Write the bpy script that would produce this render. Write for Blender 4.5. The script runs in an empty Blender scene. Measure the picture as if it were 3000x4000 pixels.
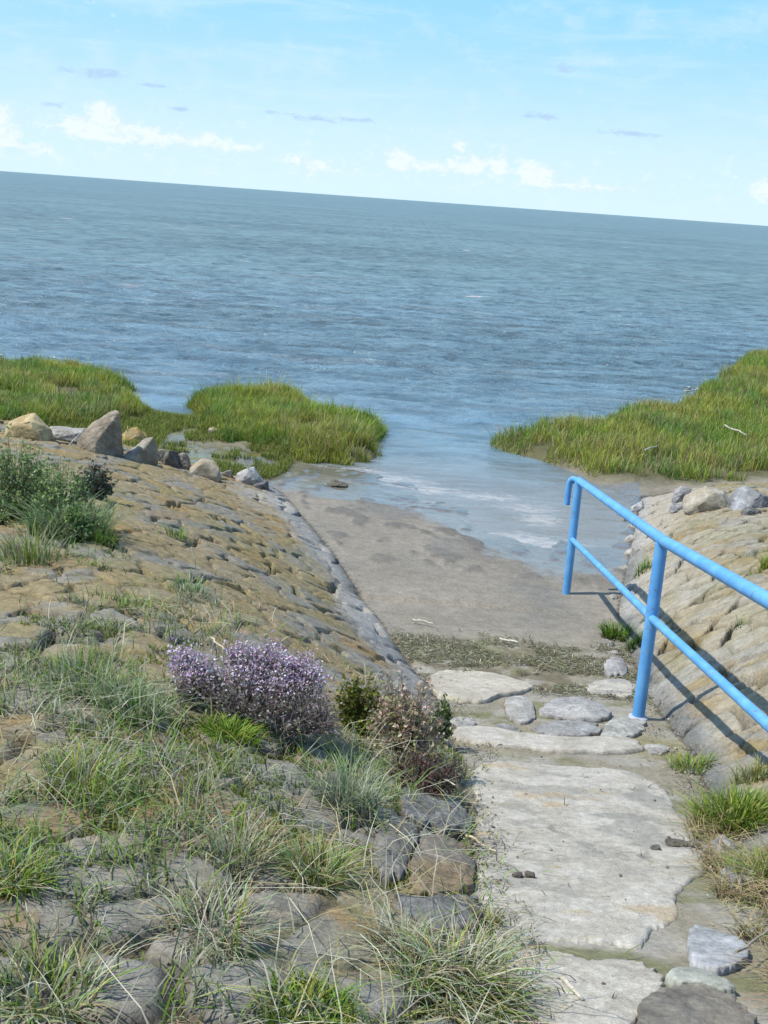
import bpy, bmesh, math
import numpy as np
from mathutils import Matrix, Vector
R = math.radians
S = bpy.context.scene
COL = S.collection

# ---------------------------------------------------------------- camera
F = 4600.0; ROLL = R(4.1); TH = math.atan(1222 / F); CZ = 3.2
fw = np.array([0, math.cos(TH), -math.sin(TH)]); r0 = np.array([1., 0, 0]); u0 = np.array([0, math.sin(TH), math.cos(TH)])
rv = math.cos(ROLL) * r0 + math.sin(ROLL) * u0; uv = -math.sin(ROLL) * r0 + math.cos(ROLL) * u0
CAM = np.array([0, 0, CZ])
cam = bpy.data.cameras.new('camera'); co = bpy.data.objects.new('camera', cam); COL.objects.link(co)
M = Matrix([[rv[0], uv[0], -fw[0], 0], [rv[1], uv[1], -fw[1], 0], [rv[2], uv[2], -fw[2], CZ], [0, 0, 0, 1]])
co.matrix_world = M
cam.sensor_fit = 'VERTICAL'; cam.sensor_height = 24; cam.lens = 24 * F / 4000; cam.clip_start = .05; cam.clip_end = 60000
S.camera = co

# ---------------------------------------------------------------- exposure, sun, sky
SUN_EL, SUN_AZ = 57, 12          # azimuth: shadows fall to +x turned by this many degrees towards +y
SUN_STR, SKY_STR, EXPO = 3.7, .15, .60
S.view_settings.view_transform = 'Standard'; S.view_settings.look = 'None'; S.view_settings.gamma = 1
S.view_settings.exposure = EXPO
sd = np.array([-math.cos(R(SUN_AZ)) * math.cos(R(SUN_EL)), -math.sin(R(SUN_AZ)) * math.cos(R(SUN_EL)), math.sin(R(SUN_EL))])
sl = bpy.data.lights.new('sun', 'SUN'); so = bpy.data.objects.new('sun', sl); COL.objects.link(so)
sl.energy = SUN_STR; sl.angle = R(.6); sl.color = (1, .955, .88)
so.rotation_euler = Vector(sd).to_track_quat('Z', 'Y').to_euler()

def ray(px, py):
    return fw * F + rv * (px - 1500) - uv * (py - 2000)
def at(px, py, z):
    d = ray(px, py); return CAM + d * ((z - CZ) / d[2])

class NT:
    """small helper to write node trees"""
    def __init__(s, tree): s.t = tree; s.n = tree.nodes; s.l = tree.links
    def node(s, typ, **kw):
        n = s.n.new(typ)
        for k, v in kw.items():
            if k.startswith('i_'):
                key = k[2:]; key = int(key) if key.isdigit() else key
                s.put(n.inputs[key], v)
            else: setattr(n, k, v)
        return n
    def put(s, inp, v):
        if isinstance(v, bpy.types.NodeSocket): s.l.new(v, inp)
        else: inp.default_value = v
    def math(s, op, a, b=0., c=0., clamp=False):
        n = s.n.new('ShaderNodeMath'); n.operation = op; n.use_clamp = clamp
        for i, v in enumerate((a, b, c)): s.put(n.inputs[i], v)
        return n.outputs[0]
    def mix(s, f, a, b, blend='MIX'):
        n = s.n.new('ShaderNodeMix'); n.data_type = 'RGBA'; n.blend_type = blend
        s.put(n.inputs[0], f)
        for i, v in ((6, a), (7, b)):
            s.put(n.inputs[i], (*v, 1) if isinstance(v, tuple) and len(v) == 3 else v)
        return n.outputs[2]
    def noise(s, vec, scale, detail=4, rough=.55, dist=0):
        n = s.n.new('ShaderNodeTexNoise'); s.put(n.inputs['Vector'], vec)
        n.inputs['Scale'].default_value = scale; n.inputs['Detail'].default_value = detail
        n.inputs['Roughness'].default_value = rough; n.inputs['Distortion'].default_value = dist
        return n.outputs['Fac']
    def rng(s, v, a, b, c=0., d=1., smooth=True):
        n = s.n.new('ShaderNodeMapRange'); n.interpolation_type = 'SMOOTHSTEP' if smooth else 'LINEAR'
        for i, q in enumerate((v, a, b, c, d)): s.put(n.inputs[i], q)
        return n.outputs[0]
    def scale(s, vec, sc, loc=(0, 0, 0)):
        n = s.n.new('ShaderNodeMapping'); s.put(n.inputs[0], vec); n.inputs['Scale'].default_value = sc; n.inputs['Location'].default_value = loc
        return n.outputs[0]

W = bpy.data.worlds.new('World'); S.world = W; W.use_nodes = True
w = NT(W.node_tree); w.n.clear()
sky = w.node('ShaderNodeTexSky', sky_type='NISHITA', sun_disc=False, sun_elevation=R(SUN_EL), sun_rotation=R(-102))
sky.air_density = 1.0; sky.dust_density = .6; sky.ozone_density = 2.0
tc = w.node('ShaderNodeTexCoord'); D = tc.outputs['Generated']
sp = w.node('ShaderNodeSeparateXYZ', i_0=D); X, Y, Z = sp.outputs
skc = w.mix(1.0, sky.outputs[0], (.80, 1.0, 1.10), 'MULTIPLY')
# the milky blue of low sky above the sea
low = w.rng(Z, .0, .17)
low2 = w.rng(Z, .12, .6)
AMP = 1.10 / SKY_STR
hz = w.mix(low, tuple(AMP * k for k in (.44, .57, .64)), tuple(AMP * k for k in (.21, .445, .66)))
skc = w.mix(w.rng(Z, .10, .75, .0, 1.), w.mix(w.rng(Z, .12, .5), hz, tuple(AMP * k for k in (.12, .31, .64))), skc)
wis = w.noise(w.scale(D, (5, 5, 34)), 1.6, 5, .6, .6)
skc = w.mix(w.math('MULTIPLY', w.rng(wis, .45, .75), .45), skc, tuple(AMP * k for k in (.42, .55, .63)))
# cumulus along the horizon and small grey shreds, placed by direction
def blobs(lst):
    acc = None
    for (px, py, sx, sy) in lst:
        d = ray(px, py); d = d / np.linalg.norm(d)
        q1 = w.math('MULTIPLY', w.math('SUBTRACT', X, float(d[0])), F / sx)
        q2 = w.math('MULTIPLY', w.math('SUBTRACT', Z, float(d[2])), F / sy)
        g = w.math('EXPONENT', w.math('MULTIPLY', w.math('ADD', w.math('MULTIPLY', q1, q1), w.math('MULTIPLY', q2, q2)), -1.))
        acc = g if acc is None else w.math('ADD', acc, g)
    return acc
cw = blobs([(400, 440, 60, 55), (330, 500, 130, 40), (450, 520, 120, 30), (0, 440, 50, 60), (20, 540, 60, 40), (140, 580, 60, 26), (930, 575, 110, 26), (820, 535, 40, 30),
            (1230, 640, 100, 34), (1560, 610, 60, 50), (1700, 650, 170, 30), (1850, 640, 60, 44), (1950, 640, 34, 66), (1795, 565, 34, 28), (2080, 660, 60, 44), (620, 540, 160, 40),
            (2980, 750, 90, 44), (2300, 730, 200, 20), (-500, 500, 300, 60), (3700, 780, 300, 50), (2120, 690, 60, 30)])
nz = w.noise(w.scale(D, (1, 1, 1.6)), 85, 8, .68, .5)
c1 = w.math('MULTIPLY', w.rng(w.math('ADD', w.math('MINIMUM', w.math('MULTIPLY', cw, .45), .5), w.math('MULTIPLY', nz, 1.5)), .93, 1.30), .95)
nz2 = w.noise(w.scale(D, (1, 1, 1.5)), 34, 4, .6)
c0 = w.math('MULTIPLY', w.rng(w.math('ADD', w.math('MULTIPLY', cw, .35), nz2), .46, .9), .6)
skc = w.mix(c0, skc, tuple(AMP * k for k in (.44, .55, .62)))
skc = w.mix(w.math('MULTIPLY', c1, .8), skc, tuple(AMP * k for k in (.57, .61, .60)))
band = w.math('MULTIPLY', w.rng(Z, .085, .02), w.rng(Z, .0, .012)); cb = w.math('MULTIPLY', w.math('MULTIPLY', band, w.rng(nz, .50, .72)), .42)
skc = w.mix(cb, skc, tuple(AMP * k for k in (.55, .61, .63)))
cg = blobs([(370, 285, 110, 22), (610, 335, 60, 10), (1060, 437, 30, 10), (1220, 460, 120, 14), (1410, 470, 60, 10), (2110, 455, 90, 13), (2460, 522, 115, 13), (2205, 268, 45, 20), (700, 425, 50, 9), (200, 410, 50, 12)])
nz3 = w.noise(w.scale(D, (1, 1, 2.5)), 80, 6, .7, .5)
c2 = w.math('MULTIPLY', w.rng(w.math('ADD', w.math('MULTIPLY', cg, .45), w.math('MULTIPLY', nz3, 1.3)), .80, 1.15), .8)
skc = w.mix(c2, skc, tuple(AMP * k for k in (.29, .41, .56)))
bg = w.node('ShaderNodeBackground', i_0=skc, i_1=SKY_STR); ow = w.node('ShaderNodeOutputWorld', i_0=bg.outputs[0])

# ---------------------------------------------------------------- noise in numpy
def h2(ix, iy, s=0):
    ix = ix.astype(np.int64); iy = iy.astype(np.int64)
    n = (ix * 374761393 + iy * 668265263 + s * 974711) & 0xffffffff
    n = ((n ^ (n >> 13)) * 1274126177) & 0xffffffff
    n = ((n ^ (n >> 16)) * 2246822519) & 0xffffffff
    return ((n ^ (n >> 15)) & 0xffffff) / float(0xffffff)
def vn(x, y, s=0):
    x = np.asarray(x, float); y = np.asarray(y, float)
    ix = np.floor(x); iy = np.floor(y); fx = x - ix; fy = y - iy
    fx = fx * fx * (3 - 2 * fx); fy = fy * fy * (3 - 2 * fy)
    a = h2(ix, iy, s); b = h2(ix + 1, iy, s); c = h2(ix, iy + 1, s); d = h2(ix + 1, iy + 1, s)
    return (a * (1 - fx) + b * fx) * (1 - fy) + (c * (1 - fx) + d * fx) * fy
def fbm(x, y, o=4, s=0, g=.5):
    t = 0; a = 1.; n = 0
    for k in range(o):
        t = t + a * vn(x * 2 ** k + 17.3 * k, y * 2 ** k - 9.1 * k, s + k); n += a; a *= g
    return t / n
def ss(a, b, v):
    t = np.clip((np.asarray(v, float) - a) / (b - a), 0, 1); return t * t * (3 - 2 * t)
def voro(x, y, cx, cy, s=0, jit=.8):
    gx = x / cx; gy = y / cy; row = np.floor(gy)
    f1 = np.full(x.shape, 9.); f2 = np.full(x.shape, 9.); idv = np.zeros(x.shape); ox = np.zeros(x.shape); oy = np.zeros(x.shape)
    ix = np.floor(gx)
    for j in (-1, 0, 1):
        for i in (-2, -1, 0, 1, 2):
            yy = row + j; xx = ix + i
            sx = xx + .5 + (yy % 2) * .5 + (h2(xx, yy, s) - .5) * jit; sy = yy + .5 + (h2(xx, yy, s + 5) - .5) * jit
            dx = (gx - sx) * cx; dy = (gy - sy) * cy
            d = np.sqrt(dx * dx + dy * dy)
            nearer = d < f1
            f2 = np.where(nearer, f1, np.minimum(f2, d)); f1 = np.where(nearer, d, f1)
            idv = np.where(nearer, h2(xx, yy, s + 9), idv); ox = np.where(nearer, dx, ox); oy = np.where(nearer, dy, oy)
    return f1, f2, idv, ox, oy

# ---------------------------------------------------------------- the shape of the place
def itp(v, pts):
    xs, ys = zip(*pts); return np.interp(v, xs, ys)
def xL(y): return itp(y, [(-3, .3), (1.5, .3), (2.5, .38), (3, .34), (3.76, .40), (4.94, .44), (6.6, .37), (8.3, .06), (10.1, -.43), (12.3, -1.1), (13.3, -1.65), (15, -2.3), (30, -3)])
def xR(y): return itp(y, [(-3, 1.1), (2, 1.12), (3, 1.18), (4, 1.35), (5.3, 1.6), (6.3, 1.66), (9.1, 1.95), (10.4, 2.25), (13.3, 2.95), (15, 3.3), (30, 4)])
def zpath(y): return itp(y, [(-2, 2.6), (1, 1.78), (2, 1.52), (2.5, 1.41), (3, 1.27), (4, 1.0), (5, .72), (6.1, .49), (7, .28), (8, .15), (9, .09), (11, .03), (14, -.05)])
def shoreY(x): return itp(x, [(-6, 18), (-3, 14.8), (-1, 14.2), (-.1, 13.5), (.56, 12.6), (1, 11.7), (1.5, 11.1), (2.3, 11.3), (2.8, 13), (3.3, 15.5), (5, 18)])
def inpoly(x, y, P):
    r = np.zeros(x.shape, bool); n = len(P)
    for i in range(n):
        x1, y1 = P[i]; x2, y2 = P[(i + 1) % n]
        c = ((y1 > y) != (y2 > y)) & (x < (x2 - x1) * (y - y1) / (y2 - y1 + 1e-12) + x1); r ^= c
    return r
def pxpoly(l): return [tuple(at(*q)[:2]) for q in l]
BL = pxpoly([(-1400, 1290, .4), (-600, 1315, .4), (0, 1335, .4), (250, 1350, .4), (480, 1405, .4), (570, 1450, .35), (590, 1530, .2), (600, 1575, .12), (580, 1605, .1), (420, 1650, .1), (0, 1650, .12), (-700, 1650, .1), (-1600, 1650, .1)])
BM = pxpoly([(725, 1565, .1), (745, 1510, .3), (810, 1470, .4), (1050, 1450, .4), (1200, 1490, .4), (1390, 1560, .35), (1490, 1600, .3), (1500, 1770, .05), (1400, 1790, .05), (1250, 1800, .05), (1100, 1770, .05), (930, 1730, .05), (780, 1660, .1)])
BR = pxpoly([(1870, 1660, .2), (1990, 1610, .35), (2150, 1572, .4), (2500, 1535, .4), (2700, 1465, .4), (2790, 1445, .4), (2850, 1400, .4), (2900, 1355, .4), (3000, 1330, .4), (3700, 1300, .4), (4500, 1500, .4), (4500, 1950, .1), (3000, 1880, .1), (2600, 1870, .1), (2350, 1850, .1), (2200, 1790, .1), (1950, 1750, .1), (1880, 1725, .05)])
MARSH = pxpoly([(300, 1590, .1), (700, 1590, .1), (1000, 1700, .05), (1150, 1790, .05), (1120, 1850, .02), (900, 1960, .02), (-400, 1900, .02), (-2400, 1900, .02), (-2000, 1560, .02)])
MARSHR = pxpoly([(2050, 1760, .05), (2350, 1800, .1), (3000, 1800, .1), (4800, 1800, .1), (4800, 2100, .05), (3000, 2100, .05), (2430, 2050, .02), (2330, 1900, .05)])
gxs = np.arange(-18, 22, .08); gys = np.arange(10, 40, .08)
GX, GY = np.meshgrid(gxs, gys, indexing='ij')
def blur(a, n):
    for ax in (0, 1):
        k = np.ones(2 * n + 1) / (2 * n + 1)
        for _ in range(2): a = np.apply_along_axis(lambda v: np.convolve(np.pad(v, n, mode='edge'), k, 'valid'), ax, a)
    return a
wob = (fbm(GX * 1.3, GY * 1.3, 3, 3) - .5) * .7; wob2 = (fbm(GX * 1.3 + 40, GY * 1.3, 3, 4) - .5) * .9
bankm = np.zeros(GX.shape)
for P_ in (BL, BM, BR): bankm = np.maximum(bankm, inpoly(GX + wob, GY + wob2, P_))
landm = np.maximum(bankm, np.maximum(inpoly(GX, GY, MARSH), inpoly(GX, GY, MARSHR)))
bankm = blur(bankm.astype(float), 1); landm = blur(landm.astype(float), 2)
def look(G, x, y):
    fx = np.clip((x - gxs[0]) / .08, 0, len(gxs) - 1.001); fy = np.clip((y - gys[0]) / .08, 0, len(gys) - 1.001)
    i = fx.astype(int); j = fy.astype(int); a = fx - i; b = fy - j
    v = (G[i, j] * (1 - a) + G[i + 1, j] * a) * (1 - b) + (G[i, j + 1] * (1 - a) + G[i + 1, j + 1] * a) * b
    return v
def dikez(y): return np.minimum(.35 + .115 * (13 - y), 3.4) + 0 * y
def toeY(x): return itp(x, [(-8, 14.2), (-4.75, 13.4), (-3.1, 12.9), (-1.5, 12.8), (0, 13), (3, 13.5), (6, 14.5)])
def base(x, y):
    x = np.asarray(x, float); y = np.asarray(y, float)
    mud = np.clip(.035 * (shoreY(x) - y), -.4, .12)
    mud = np.where(y > 9, mud, .06)
    t = ss(8, 10, y); zc = zpath(y) * (1 - t) + mud * t
    land = look(landm, x, y); bk = look(bankm, x, y)
    marsh = np.maximum(mud, -.35 + .40 * land + .07 * bk + .03 * (fbm(x * 2, y * 2, 3, 7) - .5) * land)
    marsh = np.where(y < 11.5, np.maximum(marsh, .03), marsh)
    D_ = dikez(y) + np.where(x < 0, .16 * ss(5, 11, y), 0)
    sl_ = np.clip((xL(y) - x) / np.interp(y, [3, 6, 11], [1.3, 2.0, 2.9]), 0, 1); fL = 1 - (1 - sl_) ** 1.45
    sr_ = np.clip((x - xR(y)) / 1.45, 0, 1); fR = np.sin(sr_ * math.pi / 2)
    f_ = np.maximum(fL, fR)
    side = (fL > 0) | (fR > 0)
    dk = np.maximum(zc + (D_ - zc) * f_, zc)
    tt = ss(0, .55, toeY(x) - y)
    z = np.where(side, marsh * (1 - tt) + dk * tt, np.where(y > 9, np.maximum(zc, -.4), zc))
    t2 = ss(12.5, 14.5, y); z = np.where(side, z, z * (1 - t2) + marsh * t2)
    return z
def P(px, py, dz=0.):
    d = ray(px, py); t = np.arange(1.2, 45, .01) / np.linalg.norm(d)
    q = CAM[None] + t[:, None] * d[None]
    b = base(q[:, 0], q[:, 1]) + dz; k = np.argmax(q[:, 2] < b); k = k if q[k, 2] < b[k] else len(t) - 1
    return np.array([q[k, 0], q[k, 1], b[k]])

# stones of the revetment: height and colour over the base
def lerp(a, b, t): return a + (b - a) * t[..., None]
def A(*c): return np.array(c, float)
OCH = A(.225, .172, .085); OCH2 = A(.235, .195, .125); GRY = A(.175, .17, .15); BLU = A(.19, .205, .215); SOIL = A(.06, .05, .038); CRM = A(.29, .26, .195); ORG = A(.28, .165, .055)
def stones(x, y, left):
    ca, sa = (math.cos(.5), math.sin(.5)) if left else (math.cos(-.35), math.sin(-.35))
    wx_ = x + .07 * fbm(x * 7, y * 7, 3, 1); wy_ = y + .07 * fbm(x * 7, y * 7, 3, 2)
    f1, f2, idv, ox, oy = voro(wx_ * ca + wy_ * sa, -wx_ * sa + wy_ * ca, .32 if left else .34, .19 if left else .22, 11 if left else 31, .9)
    e = f2 - f1; near = ss(5.2, 3.6, y)
    pn = fbm(x * 4.2, y * 5.0, 3, 21 if left else 22); pit = ss(.52, .61, pn) * (1 if left else .8)
    wd_ = (.016 if left else .022) + .042 * pit + .02 * near
    fill = ss(.30 * wd_, .85 * wd_, e)
    dome = np.clip(1 - (f1 / .22) ** 2, 0, 1)
    ang = idv * 40; tilt = (ox * np.cos(ang) + oy * np.sin(ang)) * (.01 + .05 * ((idv * 7.3) % 1)) * (1 - .4 * near)
    h = fill * (.010 + .003 * dome) + tilt * fill + (((idv * 13.7) % 1) - .5) * .014 * fill - (1 - fill) * ((.012 if left else .03) + .15 * pit * (1 - .5 * near) + .02 * near)
    h = h * (1 - .62 * near) + (fbm(x * 9, y * 9, 4, 41) - .5) * .016 + (fbm(x * 45, y * 45, 3, 44) - .5) * .012
    # colour
    r_ = (idv * 5.1) % 1
    c = lerp(OCH, OCH2, r_)
    lich = fbm(x * 3.1, y * 3.1, 4, 51)
    c = lerp(c, GRY * (1.05 if left else 1.3), ss(.50, .66, lich + .12 * (r_ - .5)) * .75)
    c = lerp(c, ORG, ss(.60, .74, fbm(x * 2.3 + 9, y * 2.3, 4, 57)) * (.40 if left else .15))
    if not left: c = lerp(c, CRM, ss(.42, .65, fbm(x * 2 + 3, y * 2, 3, 77)) * .7)
    c = lerp(c, A(.20, .19, .165), near * ss(.30, .5, fbm(x * 2 + 5, y * 2, 3, 66)) * .85)
    c = lerp(c, ORG * .9, near * ss(.62, .78, fbm(x * 5 + 1, y * 5, 4, 69)) * .6)
    c = c * (.72 + .56 * fbm(x * 22, y * 22, 3, 71))[..., None]
    mossy = ss(.55, .7, fbm(x * 1.7 + 30, y * 1.7, 4, 81)) * (1 - .8 * fill)
    c = lerp(c, SOIL, (1 - fill) * np.clip(.6 + .4 * pit + .2 * near, 0, 1) * .9)
    c = lerp(c, A(.10, .13, .04), mossy * .7)
    return h, c, e, pit

# ---------------------------------------------------------------- materials
def principled(name, rough=.85, spec=.3):
    m = bpy.data.materials.new(name); m.use_nodes = True; t = NT(m.node_tree); t.n.clear()
    b = t.node('ShaderNodeBsdfPrincipled'); b.inputs['Roughness'].default_value = rough; b.inputs['Specular IOR Level'].default_value = spec
    o = t.node('ShaderNodeOutputMaterial', i_0=b.outputs[0]); return m, t, b
def mat_vc(name, rough=.88, bump=.35, bscale=60., spec=.25, var=.35, wet=False):
    m, t, b = principled(name, rough, spec)
    at_ = t.node('ShaderNodeAttribute', attribute_name='Col'); g = t.node('ShaderNodeNewGeometry').outputs['Position']
    n1 = t.noise(g, bscale, 5, .65); n2 = t.noise(g, bscale * .22, 4, .6)
    f = t.rng(n1, .25, .75, 1 - var, 1 + var, False); f2 = t.rng(n2, .25, .75, 1 - var * .7, 1 + var * .7, False)
    c = t.node('ShaderNodeVectorMath', operation='SCALE', i_0=at_.outputs['Color'], i_3=t.math('MULTIPLY', f, f2))
    t.put(b.inputs['Base Color'], c.outputs[0])
    if wet:
        wa = t.node('ShaderNodeAttribute', attribute_name='Wet').outputs['Fac']
        ww = t.rng(t.math('ADD', wa, t.math('MULTIPLY', t.math('SUBTRACT', n2, .5), .5)), .35, .75)
        t.put(b.inputs['Roughness'], t.rng(ww, 0, 1, rough, .14, False)); t.put(b.inputs['Specular IOR Level'], t.rng(ww, 0, 1, spec, .7, False))
        bs = t.rng(ww, 0, 1, bump, bump * .15, False)
    else: bs = bump
    bp = t.node('ShaderNodeBump', i_Height=t.math('ADD', n1, t.math('MULTIPLY', n2, 1.5)), i_Distance=.012); t.put(bp.inputs['Strength'], bs)
    t.put(b.inputs['Normal'], bp.outputs[0]); return m
M_GROUND = mat_vc('ground', .9, .5, 45, .2, .28, wet=True)
M_REV = mat_vc('revetment_stone', .92, .6, 85, .15, .34)
M_ROCK = mat_vc('rock', .9, .5, 55, .2, .38)
M_CONC = mat_vc('worn_concrete', .92, .35, 150, .2, .34)
def mat_leaf(name, transl=.35, rough=.55):
    m = bpy.data.materials.new(name); m.use_nodes = True; t = NT(m.node_tree); t.n.clear()
    at_ = t.node('ShaderNodeAttribute', attribute_name='Col').outputs['Color']
    b = t.node('ShaderNodeBsdfPrincipled', i_0=at_); b.inputs['Roughness'].default_value = rough; b.inputs['Specular IOR Level'].default_value = .25
    tr = t.node('ShaderNodeBsdfTranslucent', i_0=at_)
    mx = t.node('ShaderNodeMixShader', i_0=transl, i_1=b.outputs[0], i_2=tr.outputs[0]); t.node('ShaderNodeOutputMaterial', i_0=mx.outputs[0]); return m
M_GRASS = mat_leaf('grass_blade'); M_DRY = mat_leaf('dry_stem', .2, .7); M_FLOWER = mat_leaf('petal', .3, .7)

# ---------------------------------------------------------------- mesh builders
def mesh(name, v, quads=None, tris=None, col=None, mat=None, extra=None, smooth=True, parent=None):
    me = bpy.data.meshes.new(name); v = np.asarray(v, np.float32)
    q = np.zeros((0, 4), int) if quads is None else np.asarray(quads, int).reshape(-1, 4); t = np.zeros((0, 3), int) if tris is None else np.asarray(tris, int).reshape(-1, 3)
    me.vertices.add(len(v)); me.vertices.foreach_set('co', v.ravel())
    li = np.concatenate([q.ravel(), t.ravel()]).astype(np.int32); me.loops.add(len(li)); me.loops.foreach_set('vertex_index', li)
    tot = np.concatenate([np.full(len(q), 4), np.full(len(t), 3)]); st = np.concatenate([[0], np.cumsum(tot)[:-1]])
    me.polygons.add(len(tot)); me.polygons.foreach_set('loop_start', st.astype(np.int32)); me.polygons.foreach_set('loop_total', tot.astype(np.int32))
    me.polygons.foreach_set('use_smooth', np.full(len(tot), smooth))
    me.update(calc_edges=True); me.validate()
    if col is not None:
        a = me.attributes.new('Col', 'FLOAT_COLOR', 'POINT'); c = np.ones((len(v), 4), np.float32); c[:, :3] = np.clip(col, 0, 1); a.data.foreach_set('color', c.ravel())
    for k, d in (extra or {}).items():
        a = me.attributes.new(k, 'FLOAT', 'POINT'); a.data.foreach_set('value', np.asarray(d, np.float32).ravel())
    if mat: me.materials.append(mat)
    o = bpy.data.objects.new(name, me); COL.objects.link(o)
    if parent is not None: o.parent = parent
    return o
def tag(o, label=None, cat=None, group=None, kind=None):
    for k, v in (('label', label), ('category', cat), ('group', group), ('kind', kind)):
        if v: o[k] = v
    return o
def empty(name, loc):
    o = bpy.data.objects.new(name, None); COL.objects.link(o); o.location = Vector([float(c) for c in loc]); o.empty_display_size = .1; return o
def grid(name, X_, Y_, Z_, col, mat, extra=None):
    n, m = X_.shape; i = np.arange(n * m).reshape(n, m)
    q = np.stack([i[:-1, :-1], i[1:, :-1], i[1:, 1:], i[:-1, 1:]], -1).reshape(-1, 4)
    return mesh(name, np.stack([X_, Y_, Z_], -1).reshape(-1, 3), q, None, None if col is None else col.reshape(-1, 3), mat, {k: d.ravel() for k, d in (extra or {}).items()})

# ---------------------------------------------------------------- ground sheet
def grow(a, b, step, g, end):
    l = [a]; s = step
    while abs(l[-1] - a) < abs(end - a): s *= g; l.append(l[-1] + math.copysign(s, end - a))
    return l[1:]
xs = np.array(sorted(grow(-5.5, 0, .05, 1.08, -18)) + list(np.arange(-5.5, 5.5, .028)) + grow(5.5, 0, .05, 1.08, 22))
ys = np.array(sorted(grow(1.4, 0, .05, 1.2, -20)) + list(np.arange(1.4, 15, .025)) + list(np.arange(15, 30, .08)) + grow(30, 0, .1, 1.2, 45))
X_, Y_ = np.meshgrid(xs, ys, indexing='ij')
Z_ = base(X_, Y_)
incor = (X_ > xL(Y_)) & (X_ < xR(Y_)) & (Y_ < 14)
sideL = (X_ < xL(Y_)) & (Y_ < toeY(X_)); sideR = (X_ > xR(Y_)) & (Y_ < toeY(X_))
rough = (fbm(X_ * 6, Y_ * 6, 4, 101) - .5)
Z_ = Z_ + np.where(incor, rough * (.011 + .012 * ss(6, 6.5, Y_) * ss(8.5, 8, Y_)), rough * .05 * look(landm, X_, Y_))
deb = ss(8.25, 7.7, Y_) * ss(6.5, 6.9, Y_) * incor
Z_ = Z_ + deb * np.abs(fbm(X_ * 18, Y_ * 18, 3, 103) - .5) * .06
Z_ = Z_ - np.where((sideL & (X_ > xL(Y_) - 5.4)) | (sideR & (X_ < xR(Y_) + 4.4)), .12 * ss(0, .12, np.maximum(xL(Y_) - X_, X_ - xR(Y_))), 0)
MUD = A(.205, .182, .145)
c = np.broadcast_to(MUD, X_.shape + (3,)).copy()
c = c * (.82 + .36 * fbm(X_ * 2.2, Y_ * 2.2, 4, 111))[..., None]
c = lerp(c, A(.285, .262, .218), ss(8.6, 7.2, Y_) * .8)
c = lerp(c, A(.20, .175, .12), ss(.45, .62, fbm(X_ * 5, Y_ * 4, 4, 113)) * ss(9, 7, Y_) * .8)
c = lerp(c, A(.13, .13, .055), ss(.53, .68, fbm(X_ * 4 + 8, Y_ * 4, 4, 117)) * ss(8.4, 7.6, Y_) * .8)
c = lerp(c, A(.125, .105, .065), deb * ss(.35, .6, fbm(X_ * 9, Y_ * 9, 4, 119)) * .85)
ml = (X_ > xL(Y_) + .1) & incor; mp = ss(.56, .64, fbm(X_ * 4.5, Y_ * 3, 4, 141)) * ss(9.3, 10.3, Y_) * ml; Z_ = Z_ + mp * .014; c = lerp(c, A(.12, .11, .095), mp * .8)
c = lerp(c, A(.15, .145, .13), ss(.45, .65, fbm(X_ * 1.5 + 4, Y_ * 1.1, 4, 143)) * ss(8.2, 9, Y_) * .6)
moss = ss(5.15, 5.4, Y_) * ss(5.75, 5.6, Y_); c = lerp(c, A(.20, .175, .075), moss * .6)
land = look(landm, X_, Y_); bk = look(bankm, X_, Y_)
out = (~incor) & (Y_ > toeY(X_) - .3)
c = np.where(out[..., None], lerp(lerp(A(.20, .175, .13) * (.8 + .4 * fbm(X_ * 3, Y_ * 3, 4, 121))[..., None], A(.17, .16, .06), ss(.25, .5, fbm(X_ * 1.6, Y_ * 1.6, 4, 123)) * ss(.5, 1, land) * (X_ < 2)), A(.09, .085, .04), bk), c)
c = np.where((sideL | sideR)[..., None], SOIL * 1.6, c)
farside = (X_ < -5.6) | (X_ > 5.8); c = np.where((farside & (Y_ < toeY(X_)))[..., None], lerp(OCH, GRY, fbm(X_ * 2, Y_ * 2, 4, 5)), c)
wet = ss(.075, .0, Z_) * (Y_ > 8.5); wet = np.maximum(wet, ss(.10, .03, Z_) * (X_ < .5) * (Y_ > 12.2)) * (1 - bk); wet = np.maximum(wet, ss(1.5, .3, np.abs(shoreY(X_) - Y_)) * incor * .8)
c = c * (1 - .18 * wet)[..., None]
tag(grid('ground', X_, Y_, Z_, c, M_GROUND, {'Wet': wet}), kind='structure')
# wide seabed that carries the water out to the horizon
sb = mesh('seabed', [(-30000, -60, -.9), (30000, -60, -.9), (30000, 40000, -2), (-30000, 40000, -2)], [[0, 1, 2, 3]], None, np.tile(A(.14, .13, .10), (4, 1)), M_GROUND); tag(sb, kind='structure')

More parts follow.
